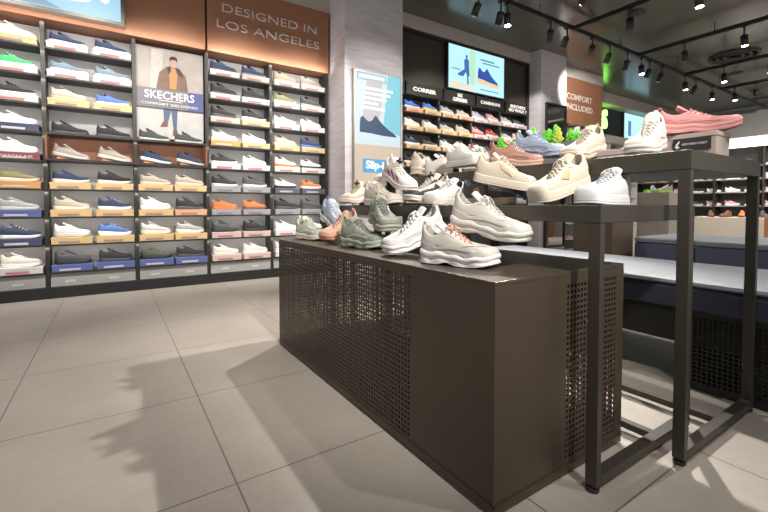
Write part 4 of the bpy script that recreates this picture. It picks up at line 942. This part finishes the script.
put('black and white arrow-patterned sneaker with security tag', (1.201, 1.614), (1.470, 1.615), S_(RUN, foot=-1), dict(u=(.62, .58, .53), m=(.68, .65, .60), l=(.66, .62, .56), o=(.05, .05, .05), s=(.05, .05, .05), h=(.45, .36, .28)), MZ, lift=0.035, toelift=0.012, tagged=True, stripe=dict(at=[(1.3, 1.45), (1.5, 1.62), (.4, .52)], lo=.2, w=.3, k=1.5, c=(.04, .04, .04)))
put('white sneaker with purple arrows and security tag raised on middle table', (1.300, 1.720), (1.310, 1.980), S_(RUN, L=.265), dict(u=(.68, .63, .58), m=(.68, .64, .60), l=(.70, .67, .64), o=(.66, .61, .57), h=(.62, .52, .44)), MZ, lift=0.170, toelift=0.060, tagged=True, stripe=dict(at=[(1.26, 1.38), (1.42, 1.54), (1.56, 1.66), (.4, .5)], lo=.12, w=.22, k=2.2, c=(.22, .05, .13)))
put('cream mesh sneaker near the left end of the middle table', (1.235, 1.750), (1.210, 2.000), S_(RUN, L=.262), dict(u=(.62, .55, .48), m=(.66, .60, .54), l=(.64, .60, .54), o=(.60, .52, .45)), MZ, lift=0.000, toelift=0.000, tagged=False)
put('cream sneaker with orange toe and tag at left end of middle table', (1.205, 2.260), (1.420, 2.370), S_(RUN, foot=-1, L=.25), dict(u=(.64, .57, .46), m=(.70, .66, .60), l=(.62, .55, .40), o=(.62, .52, .38)), MZ, lift=0.030, toelift=0.004, gum=(.56, .22, .07), tagged=True)
# --- on the tallest table
t = thing('shoe_box', 'pale grey-pink shoe box with black SKECHERS STREET label under pink sneaker', 'box', (2.0, .72, TZT), -PI/2)
MB().box(-.10, .10, -.066, .066, 0, .095).build('box_body', mat((.46, .38, .35), .6, var=.05), t, bevel=.002)
MB().box(-.103, .103, -.069, .069, .092, .110).build('lid', mat((.49, .41, .38), .6, var=.05), t, bevel=.002)
MB().box(-.045, .085, -.0715, -.0705, .042, .092).build('label', mat((.02, .02, .022), .4), t)
text('label_text', 'SKECHERS STREET', .02, (.030, -.0725, .068), WHITE, t, w_=.085, h_=.008, ext=.0004)
MB().prism([(-.036, .068), (-.022, .084), (-.022, .074), (-.029, .067), (-.022, .060), (-.022, .052)], -.0727, -.0715).prism([(-.038, .060), (-.029, .050), (-.027, .058), (-.034, .066)], -.0727, -.0715).build('label_logo', WHITE, t)
put('pink knit sneaker with air-window heel, toe right, on grey-pink box', (2.057, 0.585), (1.925, 0.822), S_(RUN, L=.275, hs=.034, H=.92, spring=.02, foot=-1), dict(u=(.62, .27, .27), m=(.60, .28, .27), l=(.60, .27, .27), o=(.64, .29, .29), h=(.56, .20, .20)), TZT, lift=0.115, toelift=0.115, bow=False, lace_r=.0028, stripe=dict(at=[(1.76, 1.9)], lo=.02, w=.12, k=0, c=(.42, .30, .18)))
put('white knit high sneaker facing the camera beside the pink one', (1.623, 0.756), (1.883, 0.801), S_(RUN, L=.26, foot=-1, ankle=.016), dict(u=(.66, .62, .55), m=(.68, .66, .62), l=(.70, .67, .60), o=(.68, .65, .58)), TZT, lift=0.060, toelift=0.004, bow=False, tongue_up=.035)
t = thing('shoe_box', 'taupe shoe box end behind the white knit sneaker', 'box', (1.99, .99, TZT), math.radians(10))
MB().box(-.10, .10, -.08, .08, 0, .06).build('box_body', mat((.36, .30, .28), .6), t, bevel=.002); MB().box(-.103, .103, -.083, .083, .05, .075).build('lid', mat((.38, .32, .30), .6), t, bevel=.002)
put('cream chunky sneaker leaning nose down at the edge of the tallest table', (1.743, 1.113), (2.020, 1.109), S_(CHK, L=.265, foot=-1), dict(u=(.62, .52, .43), m=(.64, .52, .43), l=(.60, .54, .48), o=(.66, .56, .47), h=(.56, .40, .30)), TZT, lift=0.075, toelift=0.020)
put('pale blue chunky sneaker raised on the tallest table', (1.930, 1.265), (1.900, 1.530), S_(CHK, L=.28), dict(u=(.30, .36, .47), m=(.27, .32, .44), l=(.34, .40, .52), o=(.32, .38, .50)), TZT, lift=0.090, toelift=0.068)
put('rose brown metallic sneaker at the edge of the tallest table', (1.790, 1.280), (1.645, 1.500), S_(RUN, L=.265), dict(u=(.34, .18, .14), m=(.50, .33, .26), l=(.42, .34, .26), o=(.40, .22, .17)), TZT, lift=0.030, toelift=0.010)
put('white and green camouflage sneaker behind the rose brown one', (1.800, 1.560), (1.780, 1.810), S_(CHK, L=.255), dict(camo=1, u=(.44, .46, .38), m=(.6, .6, .55), l=(.6, .6, .55), o=(.25, .32, .22)), TZT, lift=0.040, toelift=0.000)
put('white leather court sneaker raised near the left end of the tallest table', (1.624, 1.532), (1.641, 1.796), S_(CRT, L=.27), dict(u=(.70, .68, .65), m=(.68, .64, .58), l=(.70, .69, .68)), TZT, lift=0.038, toelift=0.036, deco='court')
put('cream white court sneaker at the left of the tallest table', (1.787, 1.810), (1.672, 2.048), S_(CRT, L=.27), dict(u=(.66, .62, .56), m=(.62, .54, .44), l=(.66, .64, .60)), TZT, lift=0.008, toelift=0.008, deco='court')
put('beige sneaker with black and gold heel at far left of tallest table', (1.860, 2.200), (1.620, 2.110), S_(CHK, L=.24, foot=-1), dict(u=(.58, .49, .41), m=(.56, .48, .40), l=(.5, .45, .38), h=(.58, .49, .40), s=(.07, .06, .05), o=(.62, .53, .45)), TZT, lift=0.020, toelift=0.020)
